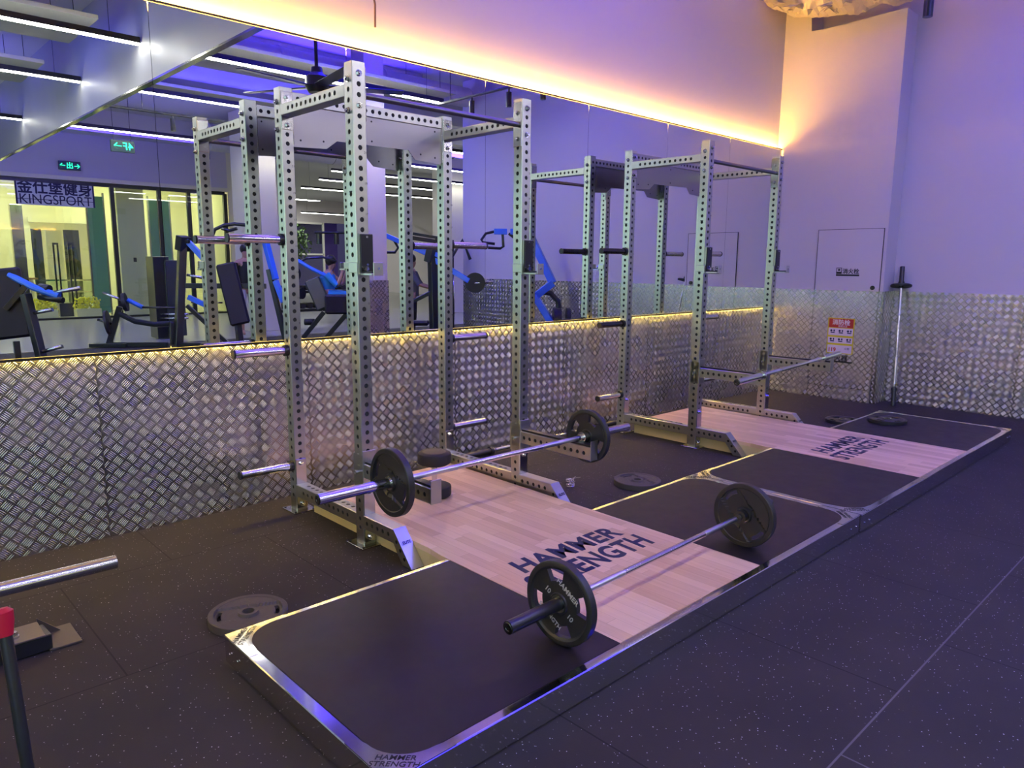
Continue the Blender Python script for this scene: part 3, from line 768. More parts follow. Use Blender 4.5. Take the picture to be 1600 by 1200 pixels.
# matrices mapping tube-local z to world +Y
def along_y(a_dim):    # local x->world z (up), local y->world x, local z->world y
    return Matrix(((0, 1, 0, 0), (0, 0, 1, 0), (1, 0, 0, 0), (0, 0, 0, 1)))
def put(name, me, parent, M, loc):
    o = link(name, me, parent); o.matrix_basis = Matrix.Translation(loc) @ M; return o
def make_rack(X0, label, horns, arm_top, jz, zbase=0.):
    g = thing('power_rack', label, 'rack', (X0, 0, 0), 0, 'galvanised power racks')
    bolts = []
    def flange(x0, x1, y0, y1, z0, z1, nm='flange_plate'):
        return MB().box((x0, y0, z0), (x1, y1, z1), None, .002).build(nm, BRUSHED, g)
    for (x, y) in ((0, 0), (W, 0), (0, D), (W, D)):
        u = link('upright', up_mesh, g, (x, y, .008))
        bp = MB().box((-.038, -.045, -.0075), (T + .038, T + .045, 0), None, .002); 
        fpo = bp.build('foot_plate', BRUSHED, u)
        bb = MB()
        for q in ((-.022, -.03), (T + .022, -.03), (-.022, T + .03), (T + .022, T + .03)): bb.cyl((q[0], q[1], .0), (q[0], q[1], .004), .007, n=10)
        bb.build('foot_bolt', INKB, u)
        mk = MB().box((-.0006, .026, 1.880), (-.0001, .052, 1.887)).box((-.0006, .03, 1.010), (-.0001, .046, 1.016))
        mk.build('height_mark', INKB, u)
        for k, nm in enumerate(('3', '5', '7', '9', '11', '13', '15', '17', '19', '21')):
            zz = .70 + k * .1524
            tm = nums.get(nm) or nums.setdefault(nm, textmesh(nm, .017, INKB, .0002))
            tn = link('height_number', tm, u, (.067, -.0003, zz), (pi / 2, 0, 0))
    for x in (0, W):
        # top crossmember
        put('top_crossmember', top_mesh, g, along_y(0), (x, T, 2.358))
        for (y0, y1) in ((T, T + .006), (D - .006, D)):
            flange(x + .002, x + T - .002, y0, y1, 2.285, 2.495)
        # base beams
        put('base_beam', base_mesh, g, along_y(0), (x, T, .100))
        for (y0, y1) in ((T, T + .006), (D - .006, D), (-.006, 0)):
            flange(x + .003, x + T - .003, y0, y1, .022, .335)
        # front foot: short beam and slanted toe
        put('front_foot', foot_mesh, g, Matrix.Identity(4), (x, 0, 0))
        toe = link('foot_toe', toe_mesh, g, (x, 0, 0))
        tl = text('lettering', 'ELITE', .022, INKB, toe, (T / 2, -.352, .112), (R(47), 0, 0), offset=.0006)
        for z in (.305, .050):
            for (y, rx) in ((-.006, pi / 2), (D - .006, pi / 2)):
                bolts.append(((x + T / 2, y, z), (rx, 0, 0)))
            bolts.append(((x + T / 2, D + T, z), (-pi / 2, 0, 0)))
        for z in (2.463, 2.3108):
            bolts.append(((x + T / 2, 0, z), (pi / 2, 0, 0)))
            bolts.append(((x + T / 2, D - .006, z), (pi / 2, 0, 0)))
    for z in (2.463 - .0254, 2.3108 - .0254):
        for y in (T / 2, D + T / 2):
            bolts.append(((0, y, z), (0, -pi / 2, 0))); bolts.append(((W + T, y, z), (0, pi / 2, 0)))
            bolts.append(((W, y, z - .0), (0, -pi / 2, 0)))
    for p, r_ in bolts: link('bolt', BOLT, g, p, r_)
    # pull-up bar
    pb = MB().tube([(T + .006, T / 2, 2.370), (W - .006, T / 2, 2.370)], .0165, 20).build('pull_up_bar', mat_pull, g)
    for (x0, x1) in ((T, T + .006), (W - .006, W)): flange(x0, x1, .004, T - .004, 2.24, 2.50)
    # back crossmember with holes and name plate below
    put('back_crossmember', back_mesh, g, Matrix(((0, 0, 1, 0), (1, 0, 0, 0), (0, 1, 0, 0), (0, 0, 0, 1))), (T, D + .012, 2.435))
    for (x0, x1) in ((T, T + .006), (W - .006, W)): flange(x0, x1, D + .004, D + T - .004, 2.21, 2.505)
    pl = [(T + .006, 2.434), (T + .006, 2.198), (.30, 2.210), (.372, 2.262), (.90, 2.268), (.955, 2.212), (W - .006, 2.198), (W - .006, 2.434)]
    npo = MB().prism([(a, b) for a, b in pl], D + .020, D + .026, 1).build('name_plate', NPM, g)
    dots = MB()
    for (a, b) in ((.13, 2.24), (.28, 2.25), (.13, 2.41), (1.0, 2.25), (1.12, 2.24), (1.12, 2.41), (.62, 2.41), (.62, 2.29)): dots.cyl((a, D + .0185, b), (a, D + .0265, b), .006, n=10)
    dots.build('rivet', INKB, npo)
    # plate horns
    for (sd, z, dark) in horns:
        x0, x1 = (0, -.325) if sd < 0 else (W + T, W + T + .335)
        h = MB().cyl((x0 + sd * .022, D + T / 2, z), (x1, D + T / 2, z), .0245, n=24).build('plate_horn', BLACKCHROME if dark else CHROME, g)
        MB().cyl((x0, D + T / 2, z), (x0 + sd * .022, D + T / 2, z), .034, n=24).build('horn_collar', PLASTIC, h)
        MB().cyl((x1, D + T / 2, z), (x1 + sd * .010, D + T / 2, z), .0255, n=24).build('end_cap', PLASTIC, h)
    # j-cups on the front uprights
    for x in (0, W):
        j = MB().box((x - .006, -.012, jz), (x + T + .012, -.001, jz + .012)).box((x - .008, -.012, jz + .012), (x - .001, T * .9, jz + .065), None, .002).box((x + T + .001, -.012, jz), (x + T + .009, T * .7, jz + .21), None, .002)
        j.box((x + .012, -.011, jz + .002), (x + T + .014, -.0015, jz + .212)).box((x + .012, -.115, jz), (x + T + .009, -.012, jz + .012), None, .002)
        j.box((x + .022, -.121, jz), (x + T + .004, -.115, jz + .066), None, .002)
        jo = j.build('bar_cup', STEEL, g)
        MB().box((x + .014, -.019, jz + .013), (x + T + .012, -.0115, jz + .209), None, .002).build('liner', PLASTIC, jo)
        MB().box((x + .016, -.112, jz + .0125), (x + T + .006, -.020, jz + .021), None, .002).build('liner', PLASTIC, jo)
        bs = MB()
        for zz in (.055, .195): bs.cyl((x + .052, -.023, jz + zz), (x + .052, -.018, jz + zz), .006, n=10)
        bs.cyl((x + T * .67, -.126, jz + .036), (x + T * .67, -.120, jz + .036), .007, n=10); bs.cyl((x + .032, -.045, jz + .035), (x + .032, -.019, jz + .035), .014, n=6)
        bs.build('cup_screw', CHROME, jo)
    # safety arms
    za = arm_top
    for x in (0, W):
        a = link('safety_arm', arm_mesh, g, (x, 0, za))
        a.matrix_basis = Matrix.Translation((x + .008, -.592, za - .092)) @ along_y(0)
        MB().box((-.002, .0, -.004), (.118, T - .012, .0), Matrix.Identity(4), .001).build('end_plate', STEEL, a)
        MB().box((.0805, .006, .002), (.092, T - .024, .585)).build('liner', PLASTIC, a)
        br = MB().box((-.055, -.008, .586), (.130, -.001, .680), None, .002).box((-.055, T - .008 + .001, .586), (.150, T - .001, .680), None, .002).box((-.055, -.008, .584), (.150, T - .001, .5915), None, .002)
        br.build('mounting_bracket', STEEL, a)
        MB().cyl((.03, -.03, .63), (.03, T + .02, .63), .010, n=12).build('lock_pin', CHROME, a)
    return g
NPM = noisy(mat('dull_name_plate_steel', (.36, .34, .34), .3, 1), 4, .24, .42)
mat_pull = noisy(mat('dark_grip_steel', (.22, .21, .25), .35, 1), 30, .3, .42)
nums = {}
# front foot meshes
foot_mesh = None
fm = perf(.282, BH, T, {k: [.282 - .03 - PITCH * i for i in range(5)] for k in ('-y', '+y')}, ends=True)
MF = Matrix(((0, 1, 0, 0), (0, 0, 1, -.282), (1, 0, 0, .100), (0, 0, 0, 1)))
fm.v = [tuple(MF @ V(q)) for q in fm.v]
foot_mesh = fm.mesh('front_foot', STEEL)
# slanted toe
tL = math.hypot(.153, .165)
ang = math.atan2(.165, .153)
tm_ = MB()
q0, q1 = V((-.282, .177)), V((-.440, .006))
poly = [(-.282, .177), (-.440, .006), (-.360, .006), (-.282, .100)]
tm_.prism(poly, 0.0, T, 0)
toe_mesh = tm_.mesh('foot_toe', STEEL)
hd = MB()
# toe holes are black discs that paint the shade inside a punched hole
arm_h = [.05 + PITCH * k for k in range(11)]
arm_mesh = perf(.59, .080, T - .016, {'-y': arm_h, '+y': arm_h}).mesh('safety_arm', STEEL)
horns1 = [(-1, .29, 0), (-1, 1.008, 0), (-1, 1.665, 0), (1, .345, 0), (1, 1.0, 0), (1, 1.662, 0)]
horns2 = [(-1, .352, 0), (-1, 1.006, 1), (-1, 1.650, 1), (1, .345, 0), (1, 1.0, 0), (1, 1.65, 0)]
X2 = 3.262
rack1 = make_rack(0, 'tall perforated steel rack nearest the camera, with a loaded bar on its safety arms', horns1, .478, 1.470)
rack2 = make_rack(X2, 'tall perforated steel rack nearest the pier, with an empty bar on its safety arms', horns2, .700, 1.470)
for rk in (rack1, rack2):
    for ch in rk.children:
        if ch.name.startswith('foot_toe'):
            hh = MB()
            for k in range(3):
                q = V((-.309 - .034 * k, .116 - .037 * k))
                hh.cyl((-.0006, q.x, q.y), (T + .0006, q.x, q.y), .0100, n=14)
            hh.build('toe_hole_shade', INKB, ch)  # black discs in place of the dark inside real holes

# ================================================================== PLATFORMS
PZ = .1134
def rounded(x0, y0, x1, y1, r, corners):   # ccw polygon, corners = set of rounded ones of 'sw','se','ne','nw'
    out = []
    for nm, cx, cy, a0 in (('sw', x0 + r, y0 + r, pi), ('se', x1 - r, y0 + r, 1.5 * pi), ('ne', x1 - r, y1 - r, 0), ('nw', x0 + r, y1 - r, .5 * pi)):
        if nm in corners:
            out += [(cx + r * cos(a0 + pi / 2 * k / 10), cy + r * sin(a0 + pi / 2 * k / 10)) for k in range(11)]
        else: out.append({'sw': (x0, y0), 'se': (x1, y0), 'ne': (x1, y1), 'nw': (x0, y1)}[nm])
    return out
def platform(xa, xb, yf, yb, wl0, wl1, wr0, wr1, ybk, label, tx, tx_l):
    # wl0/wl1: deck left edge at front / back ; wr0/wr1 right edge
    g = thing('lifting_platform', label, 'platform', ((xa + xb) / 2, (yf + yb) / 2, 0), 0, 'lifting platforms')
    ox, oy = (xa + xb) / 2, (yf + yb) / 2
    def lx(y, a, b): return a + (b - a) * (y - yf) / (ybk - yf)
    L = lambda pts: [(p[0] - ox, p[1] - oy) for p in pts]
    ri = .040
    # core body of each wing and rails (steel)
    wlb, wrb = lx(yb, wl0, wl1), lx(yb, wr0, wr1)
    def wing(nm, P_out, P_in):
        pass
    # rubber wings
    RL = rounded(xa + .048, yf + ri, lx(yf + .6, wl0, wl1) - .002, yb - .026, .145, {'sw', 'nw'})
    RL = [(lx(p[1], wl0, wl1) - .001, p[1]) if p[0] > xa + .5 else p for p in RL]
    RR = rounded(lx(yf + .6, wr0, wr1) + .002, yf + ri, xb - .046, yb - .026, .145, {'se', 'ne'})
    RR = [(lx(p[1], wr0, wr1) + .001, p[1]) if p[0] < xa + 2.5 else p for p in RR]
    MB().prism(L(RL), .012, PZ + .0005, 2).build('rubber_mat', MATM, g)
    MB().prism(L(RR), .012, PZ + .0005, 2).build('rubber_mat', MATM, g)
    # deck
    xl = tx_l
    DK = [(wl0, yf + ri + .001), (wr0, yf + ri + .001), (wr1, ybk), (xl, ybk), (xl, -.48), (xl - .014, -.60)]
    dk = MB().prism(L(DK), .085, PZ + .0005, 2).build('wooden_deck', WOOD, g)
    MB().prism(L([(wl0 + .002, yf + ri + .003), (wr0 - .002, yf + ri + .003), (wr1 - .002, ybk - .002), (xl + .001, ybk - .002), (xl + .001, -.482), (xl - .012, -.602)]), 0.0, .0848, 2).build('deck_core', PLYEDGE, dk)
    # steel frame: front rail, side rails, back rails
    z0, z1 = .004, PZ
    fr = MB()
    fr.box((xa + .001 - ox, yf - oy, z0), (xb - .001 - ox, yf + ri - oy, z1), None, .003)
    fr.build('front_rail', RAIL, g)
    MB().box((xa + .001 - ox, yf + ri - oy, z0), (xa + .048 - ox, yb - oy, z1), None, .003).build('side_rail', RAIL, g)
    MB().box((xb - .046 - ox, yf + ri - oy, z0), (xb - .001 - ox, yb - oy, z1), None, .003).build('side_rail', RAIL, g)
    MB().box((xa + .048 - ox, yb - .026 - oy, z0), (wlb - .004 - ox, yb - oy, z1), None, .003).build('back_rail', RAIL, g)
    MB().box((wrb + .004 - ox, yb - .026 - oy, z0), (xb - .046 - ox, yb - oy, z1), None, .003).build('back_rail', RAIL, g)
    # corner plates filling the rounded corners
    r = .145
    for nm, X, Y, sx, sy, aw in (('sw', xa, yf, 1, 1, -pi / 4), ('nw', xa, yb, 1, -1, pi / 4), ('se', xb, yf, -1, 1, pi / 4), ('ne', xb, yb, -1, -1, -pi / 4)):
        dx = .048; dy = ri if sy > 0 else .026
        cx, cy = X + sx * (dx + r), Y + sy * (dy + r)
        arc = [(cx - sx * r * cos(pi / 2 * k / 10), cy - sy * r * sin(pi / 2 * k / 10)) for k in range(11)]
        poly = [(X + sx * .0015, Y + sy * .0015), (X + sx * .0015, cy + sy * .05), (X + sx * (dx - .012), cy + sy * .05)] + arc + [(cx + sx * .05, Y + sy * (dy - .010)), (cx + sx * .05, Y + sy * .0015)]
        cp = MB().prism(L(poly), z1 - .02, z1 + .0018, 2).build('corner_plate', RAIL, g)
        cp2 = MB()
        for k in (.05, .12):
            cp2.cyl((X + sx * k - ox, Y - sy * .001 - oy, .055), (X + sx * k - ox, Y - sy * .004 - oy, .055), .0055, n=10)
            if abs(X - xa) < .01 and xa < 0: cp2.cyl((X - sx * .001 - ox, Y + sy * k - oy, .055), (X - sx * .004 - ox, Y + sy * k - oy, .055), .0055, n=10)
        cp2.build('screw', CHROME, cp)
        qx, qy = X + sx * .060 - ox, Y + sy * .060 - oy
        # baseline at right angles to the corner's bisector, read from outside the platform
        ang_ = {'sw': -pi / 4, 'nw': -3 * pi / 4, 'se': pi / 4, 'ne': 3 * pi / 4}[nm]
        if nm in ('nw', 'ne'): ang_ += pi
        m1 = textmesh('HAMMER', .030, INKB, .0002, .0003, .15); m2 = textmesh('STRENGTH', .030, INKB, .0002, .0003, .15)
        n = V((-sin(ang_), cos(ang_), 0))
        link('lettering', m1, cp, (qx + n.x * .012, qy + n.y * .012, z1 + .0022), (0, 0, ang_))
        link('lettering', m2, cp, (qx - n.x * .016, qy - n.y * .016, z1 + .0022), (0, 0, ang_))
    # deck lettering
    for s_, xc, y0, wd, ht in (('HAMMER', tx + .595, -1.030, .745, .140), ('STRENGTH', tx + .575, -1.215, .850, .155)):
        me = textmesh(s_, .2, INK, .0003, .0065, .12, space=1.06)
        xs = [q.co.x for q in me.vertices]; ys = [q.co.y for q in me.vertices]
        kx, ky = wd / (max(xs) - min(xs)), ht / (max(ys) - min(ys)); mx, my = (max(xs) + min(xs)) / 2, min(ys)
        for q in me.vertices: q.co.x = (q.co.x - mx) * kx; q.co.y = (q.co.y - my) * ky
        link('lettering', me, dk, (xc - ox, y0 - oy, PZ + .0011), (0, 0, 0))
    return g
platform(-1.0336, 2.225, -1.7646, -.6487, .044, .0775, 1.121, 1.160, .700, 'steel edged lifting platform nearest the camera, its maple deck under the near rack', 0, .0785)
platform(2.231, 5.5776, -1.772, -.6487, 3.318, 3.340, 4.385, 4.415, .700, 'steel edged lifting platform towards the pier, a loose plate on its rubber', 3.255, 3.3405)

# ================================================================== WEIGHT PLATES AND BARS
def plate4(R_=.163, th=.034):
    """four-window grip plate, axis Z, centred"""
    N = 96; rings = [(.0255, th * .50), (.040, th * .50), (.043, th * .36), (.082, th * .30), (.086, th * .30), (.132, th * .30), (.137, th * .36), (.143, th * .50), (R_ - .004, th * .50), (R_, th * .42)]
    mb = MB(); win = lambda i, k: i == 4 and abs(((k + .5) / N * 360 - 45 + 45) % 90 - 45) < 20
    vs = []
    for sgn in (1, -1):
        for (r, z) in rings:
            vs += [(r * cos(2 * pi * k / N), r * sin(2 * pi * k / N), sgn * z) for k in range(N)]
    m = len(rings); fs = []; ix = lambda s_, i, k: (s_ * m + i) * N + k % N
    for i in range(m - 1):
        for k in range(N):
            if win(i, k):
                for s_, e in ((0, 0), (0, 1)):
                    pass
                fs.append((ix(0, i, k), ix(0, i, k + 1), ix(1, i, k + 1), ix(1, i, k)))
                fs.append((ix(0, i + 1, k), ix(0, i + 1, k + 1), ix(1, i + 1, k + 1), ix(1, i + 1, k)))
                if not win(i, k - 1): fs.append((ix(0, i, k), ix(0, i + 1, k), ix(1, i + 1, k), ix(1, i, k)))
                if not win(i, k + 1): fs.append((ix(0, i, k + 1), ix(0, i + 1, k + 1), ix(1, i + 1, k + 1), ix(1, i, k + 1)))
                continue
            for s_ in (0, 1): fs.append((ix(s_, i, k), ix(s_, i, k + 1), ix(s_, i + 1, k + 1), ix(s_, i + 1, k)))
    for k in range(N):
        fs.append((ix(0, 0, k), ix(0, 0, k + 1), ix(1, 0, k + 1), ix(1, 0, k))); fs.append((ix(0, m - 1, k), ix(0, m - 1, k + 1), ix(1, m - 1, k + 1), ix(1, m - 1, k)))
    mb.add(vs, fs, None, True)
    return mb.mesh('weight_plate', IRON)
def plate2(R_=.165, th=.036, mtl=None):
    """plate with a recessed band across it and two grip slots"""
    N = 96; mb = MB()
    # polar grid, height depends on the band |y|<.075 inside r .128
    rs = [.0255, .032, .040, .044, .058, .072, .086, .100, .112, .124, .130, .138, .142, R_ - .004, R_]
    def zz(i, a):
        r = rs[i]
        if r <= .0405: return th * .48
        if r >= .1415: return th * (.5 if r < R_ - .001 else .42)
        inside = abs(r * sin(a)) < .058
        return th * (.20 if inside else .42) if r < .139 else th * .42
    win = lambda i, k: 8 <= i <= 9 and (abs(((k + .5) / N * 360 + 90) % 180 - 90) < 19)
    m = len(rs); vs = []
    for s_ in (1, -1):
        for i in range(m): vs += [(rs[i] * cos(2 * pi * k / N), rs[i] * sin(2 * pi * k / N), s_ * zz(i, 2 * pi * k / N)) for k in range(N)]
    ix = lambda s_, i, k: (s_ * m + i) * N + k % N; fs = []
    for i in range(m - 1):
        for k in range(N):
            if win(i, k):
                if not win(i - 1, k): fs.append((ix(0, i, k), ix(0, i, k + 1), ix(1, i, k + 1), ix(1, i, k)))
                if not win(i + 1, k): fs.append((ix(0, i + 1, k), ix(0, i + 1, k + 1), ix(1, i + 1, k + 1), ix(1, i + 1, k)))
                if not win(i, k - 1): fs.append((ix(0, i, k), ix(0, i + 1, k), ix(1, i + 1, k), ix(1, i, k)))
                if not win(i, k + 1): fs.append((ix(0, i, k + 1), ix(0, i + 1, k + 1), ix(1, i + 1, k + 1), ix(1, i, k + 1)))
                continue
            for s_ in (0, 1): fs.append((ix(s_, i, k), ix(s_, i, k + 1), ix(s_, i + 1, k + 1), ix(s_, i + 1, k)))
    for k in range(N):
        fs.append((ix(0, 0, k), ix(0, 0, k + 1), ix(1, 0, k + 1), ix(1, 0, k))); fs.append((ix(0, m - 1, k), ix(0, m - 1, k + 1), ix(1, m - 1, k + 1), ix(1, m - 1, k)))
    mb.add(vs, fs, None, False)
    return mb.mesh('weight_plate', mtl or IRON)
P4M = plate4(); P2M = plate2(); 
WORN = noisy(mat('worn_grey_iron', (.060, .052, .050), .6), 40, .5, .7, .2)
P2W = plate2(.165, .040, WORN)
ring = MB().lathe([(.0255, .018), (.034, .018), (.034, .019), (.0255, .019)], 40, None, True).mesh('hub_ring', BRUSHED)
def plate(me, loc, rot, label, lettered=False, group='weight plates', hub=True):
    o = link('weight_plate', me, None, loc, rot); tag(o, label, 'weight plate', group)
    if hub: link('hub_ring', ring, o)
    if lettered:
        for s_ in (1,):
            for tx_, sz_, x, y, a in (('HAMMER', .030, 0, .062, 0), ('STRENGTH', .026, 0, -.085, 0), ('10', .030, -.068, -.010, 0), ('10', .030, .068, -.010, 0), ):
                link('lettering', textmesh(tx_, sz_, WHITEINK, .0005, .0004), o, (x, y, .0112), (0, 0, a))
    return o
def barbell(cx, cy, cz, ang, shaft, sleeve, label, rs=.0145, rsl=.025, m_sh=CHROME, m_sl=CHROME, tilt=0., group='barbells'):
    g = thing('barbell', label, 'barbell', (cx, cy, cz), 0, group); g.rotation_euler = (0, tilt, ang)
    h = shaft / 2
    MB().cyl((-h, 0, 0), (h, 0, 0), rs, n=24).build('shaft', m_sh, g)
    kn = MB()
    for a, b in ((-h + .04, -h + .34), (h - .34, h - .04), ): kn.cyl((a, 0, 0), (b, 0, 0), rs + .0004, n=24)
    kn.build('knurled_grip', KNURL if m_sh is CHROME else m_sh, g)
    for s_ in (-1, 1):
        sl = MB().cyl((s_ * h, 0, 0), (s_ * (h + .030), 0, 0), rsl + .008, n=28).cyl((s_ * (h - .012), 0, 0), (s_ * h, 0, 0), rsl - .006, n=24).build('collar', m_sl, g)
        so = MB().cyl((s_ * (h + .030), 0, 0), (s_ * (h + .030 + sleeve), 0, 0), rsl, n=28).build('sleeve', m_sl, g)
        MB().lathe([(.001, 0), (.010, 0), (.012, .002), (.018, .002), (.020, .0005), (.024, .0)], 24, Matrix.Translation((s_ * (h + .0302 + sleeve), 0, 0)) @ Matrix.Rotation(s_ * pi / 2, 4, 'Y')).build('end_cap', BLACKCHROME, so)
    return g
KNURL = mat('knurled_chrome', (.62, .62, .66), .3, 1)
SH_DARK = mat('dark_sleeve', (.06, .06, .065), .35, .8)
# bar lying on the near platform, shaft along X, slightly turned
barbell(.578, -1.557, .2796, .022, 1.31, .30, 'barbell with one plate each end resting across the near platform', .0128, .0245, CHROME, SH_DARK)
RY = lambda a: (0, pi / 2, a)
def plate_on(me, x, y, z, yaw_, spin, label, face=-1, **k):
    o = plate(me, (x, y, z), (0, 0, 0), label, **k)
    M = Matrix.Rotation(yaw_, 4, 'Z') @ Matrix.Rotation(face * pi / 2, 4, 'Y') @ Matrix.Rotation(spin, 4, 'Z')
    o.matrix_world = Matrix.Translation((x, y, z)) @ M; return o
plate_on(P4M, -.128, -1.5725, .2796, .022, -pi / 2 - R(35), 'lettered black four-window weight plate on the near end of the platform barbell', lettered=True)
plate_on(P2M, 1.285, -1.5415, .2796, .022, R(40), 'black two-slot weight plate on the far end of the platform barbell')
# bar on the safety arms of the near rack
barbell(.568, -.490, .4985 + .0075, 0, 1.31, .415, 'chrome barbell lying on the safety arms of the near rack', .0145, .025)
plate_on(P2M, -.142, -.490, .506, 0, R(70), 'black weight plate on the near sleeve of the racked barbell')
plate_on(P4M, 1.281, -.490, .506, 0, R(20), 'black weight plate on the far sleeve of the racked barbell')
# empty bar on the far rack
barbell(3.742, -.600, .7225, .090, 1.31, .415, 'empty chrome barbell lying on the safety arms of the rack by the pier', tilt=-.006)
# bar on the floor by the wall
barbell(2.485, .985, .0345, 0.0, 1.31, .40, 'barbell with dark sleeves lying on the floor against the tread plate', .0135, .025, CHROME, SH_DARK)
# loose plates
plate(P2W, (-.818, -.372, .020), (0, 0, R(-25)), 'worn grey two-slot weight plate on the floor behind the near platform corner', group='loose weight plates', hub=True)
plate(P2W, (2.045, -.310, .020), (0, 0, R(75)), 'worn grey two-slot weight plate on the floor between the racks', group='loose weight plates')
plate(P4M, (5.262, -.418, .017), (0, 0, R(10)), 'black weight plate on the floor behind the far platform', group='loose weight plates')
plate(P4M, (5.050, -.905, PZ + .0178), (0, 0, R(30)), 'black weight plate lying on the far platform rubber', group='loose weight plates')
# bar leaning in the corner
g = barbell(0, 0, 0, 0, 1.15, .17, 'short bar with black sleeves leaning in the corner beside the pier', .014, .024, CHROME, SH_DARK)
b0, b1 = V((6.47, -.47, .024)), V((6.765, -.335, 1.53)); d = (b1 - b0).normalized()
g.rotation_mode = 'QUATERNION'; g.rotation_quaternion = V((1, 0, 0)).rotation_difference(d); g.location = (b0 + b1) / 2
pc = b0.lerp(b1, .84)
o = link('weight_plate', MB().lathe([(.026, -.008), (.055, -.008), (.058, -.012), (.105, -.012), (.108, -.004), (.108, .006), (.100, .012), (.058, .012), (.055, .008), (.026, .008)], 48, None, True).mesh('weight_plate', IRON))
o.rotation_mode = 'QUATERNION'; o.rotation_quaternion = V((0, 0, 1)).rotation_difference(d); o.location = b0.lerp(b1, .865)
tag(o, 'small thin black plate on the upper sleeve of the leaning bar', 'weight plate')
# dumbbell standing on end
g = thing('dumbbell', 'dumbbell with black rubber heads standing on end on the maple deck', 'dumbbell', (.612, .165, PZ + .001))
for z in (0, .205):
    MB().lathe([(.001, z), (.085, z), (.100, z + .010), (.103, z + .018), (.103, z + .062), (.100, z + .070), (.085, z + .078), (.001, z + .078)], 44).build('head', RUBBERB, g)
MB().cyl((0, 0, .078), (0, 0, .205), .017, n=20).build('handle', CHROME, g)
for z in (.079, .284):
    pass
MB().lathe([(.001, .284), (.070, .284), (.072, .2835)], 30).build('cap_disc', mat('worn_cap', (.09, .075, .05), .6), g)
# spring collars on the floor
def clip(x, y, a, label):
    g = thing('spring_collar', label, 'barbell clip', (x, y, .0), a, 'spring collars on the floor')
    n = 54; pts = [(.027 * cos(k * .35), .027 * sin(k * .35), .004 + .020 * k / n) for k in range(n)]
    MB().tube(pts, .0026, 8).build('coil', CHROME, g)
    MB().tube([(.026, 0, .005), (.075, .008, .010), (.105, .010, .012)], .0026, 8).tube([(.018, -.02, .024), (.07, -.03, .020), (.10, -.032, .014)], .0026, 8).build('handle', CHROME, g)
clip(1.650, -.030, R(40), 'chrome spring collar lying flat beside the front foot of the near rack')
clip(1.735, .050, R(15), 'chrome spring collar farther from the foot of the near rack')

# ================================================================== MACHINE AT THE NEAR EDGE (partly outside the frame)
g = thing('plate_loaded_machine', 'black machine corner with chrome horn, floor bracket and red-gripped lever', 'gym machine', (-1.85, -.3, 0))
O = V((-1.85, -.3, 0)); LC = lambda *p: tuple(V(p) - O)
MB().beam(LC(-1.50, -.03, .035), LC(-2.6, -.10, .035), .12, .065, ch=.004).build('base_beam', FRAMEB, g)
fp = MB().box(LC(-1.51, -.10, 0.0), LC(-1.395, .10, .008), None, .002)
fp.prism([(LC(-1.52, 0, 0)[0], .008), (LC(-1.44, 0, 0)[0], .008), (LC(-1.52, 0, 0)[0], .085)], LC(0, .055, 0)[1], LC(0, .062, 0)[1], 1)
fp.build('floor_bracket', mat('grey_brown_bracket', (.09, .075, .06), .4, .3), g)
MB().box(LC(-1.70, -.10, .067), LC(-1.52, .05, .075), None, .002).build('cover_plate', mat('grey_plate', (.14, .12, .10), .35, .4), g)
bt = MB().cyl(LC(-1.615, -.045, .075), LC(-1.615, -.045, .083), .018, n=20).cyl(LC(-1.615, -.045, .083), LC(-1.615, -.045, .10), .013, n=6); bt.build('bolt', CHROME, g)
MB().beam(LC(-2.10, -.12, .06), LC(-2.16, -.50, .75), .09, .09).build('post', FRAMEB, g)
MB().beam(LC(-2.14, -.46, .45), LC(-1.95, -.475, .452), .06, .06).build('horn_bracket', FRAMEB, g)
MB().cyl(LC(-1.95, -.478, .452), LC(-1.345, -.487, .452), .0245, n=28).build('plate_horn', CHROME, g)
lv = MB().tube([LC(-1.853, -1.752, .870), LC(-1.850, -1.80, .67), LC(-1.847, -1.835, .50), LC(-1.86, -1.70, .08)], .0110, 16).build('lever', FRAMEB, g)
MB().tube([LC(-1.853, -1.759, .850), LC(-1.854, -1.751, .875), LC(-1.855, -1.747, .893), LC(-1.8555, -1.745, .900)], [.0125, .0185, .0200, .012], 24).build('grip', REDP, lv)
MB().beam(LC(-1.86, -1.75, .04), LC(-2.0, -.15, .04), .08, .06).build('base_beam', FRAMEB, g)

# ================================================================== MACHINES SEEN IN THE MIRROR
def machine(name, label, parts, cat='gym machine', loc=None, group=None):
    o0 = V(loc); g = thing(name, label, cat, loc, 0, group)
    for nm, m_, items in parts:
        mb = MB()
        for it in items:
            k = it[0]; q = lambda p: tuple(V(p) - o0)
            if k == 'b': mb.beam(q(it[1]), q(it[2]), it[3], it[4] if len(it) > 4 else it[3])
            elif k == 't': mb.tube([q(p) for p in it[1]], it[2], 10)
            elif k == 'p':   # pad: from, to, width, thickness, facing
                mb.beam(q(it[1]), q(it[2]), it[3], it[4], it[5] if len(it) > 5 else (0, 1, 0), .03)
            elif k == 'd':   # disc: centre, normal, radius, half thickness
                c_ = V(q(it[1])); n_ = V(it[2]).normalized() * it[4]
                mb.cyl(tuple(c_ - n_), tuple(c_ + n_), it[3], n=28)
                mb.cyl(tuple(c_ - n_ * 1.2), tuple(c_ + n_ * 1.2), it[3] * .3, n=16)
        mb.build(nm, m_, g)
    return g
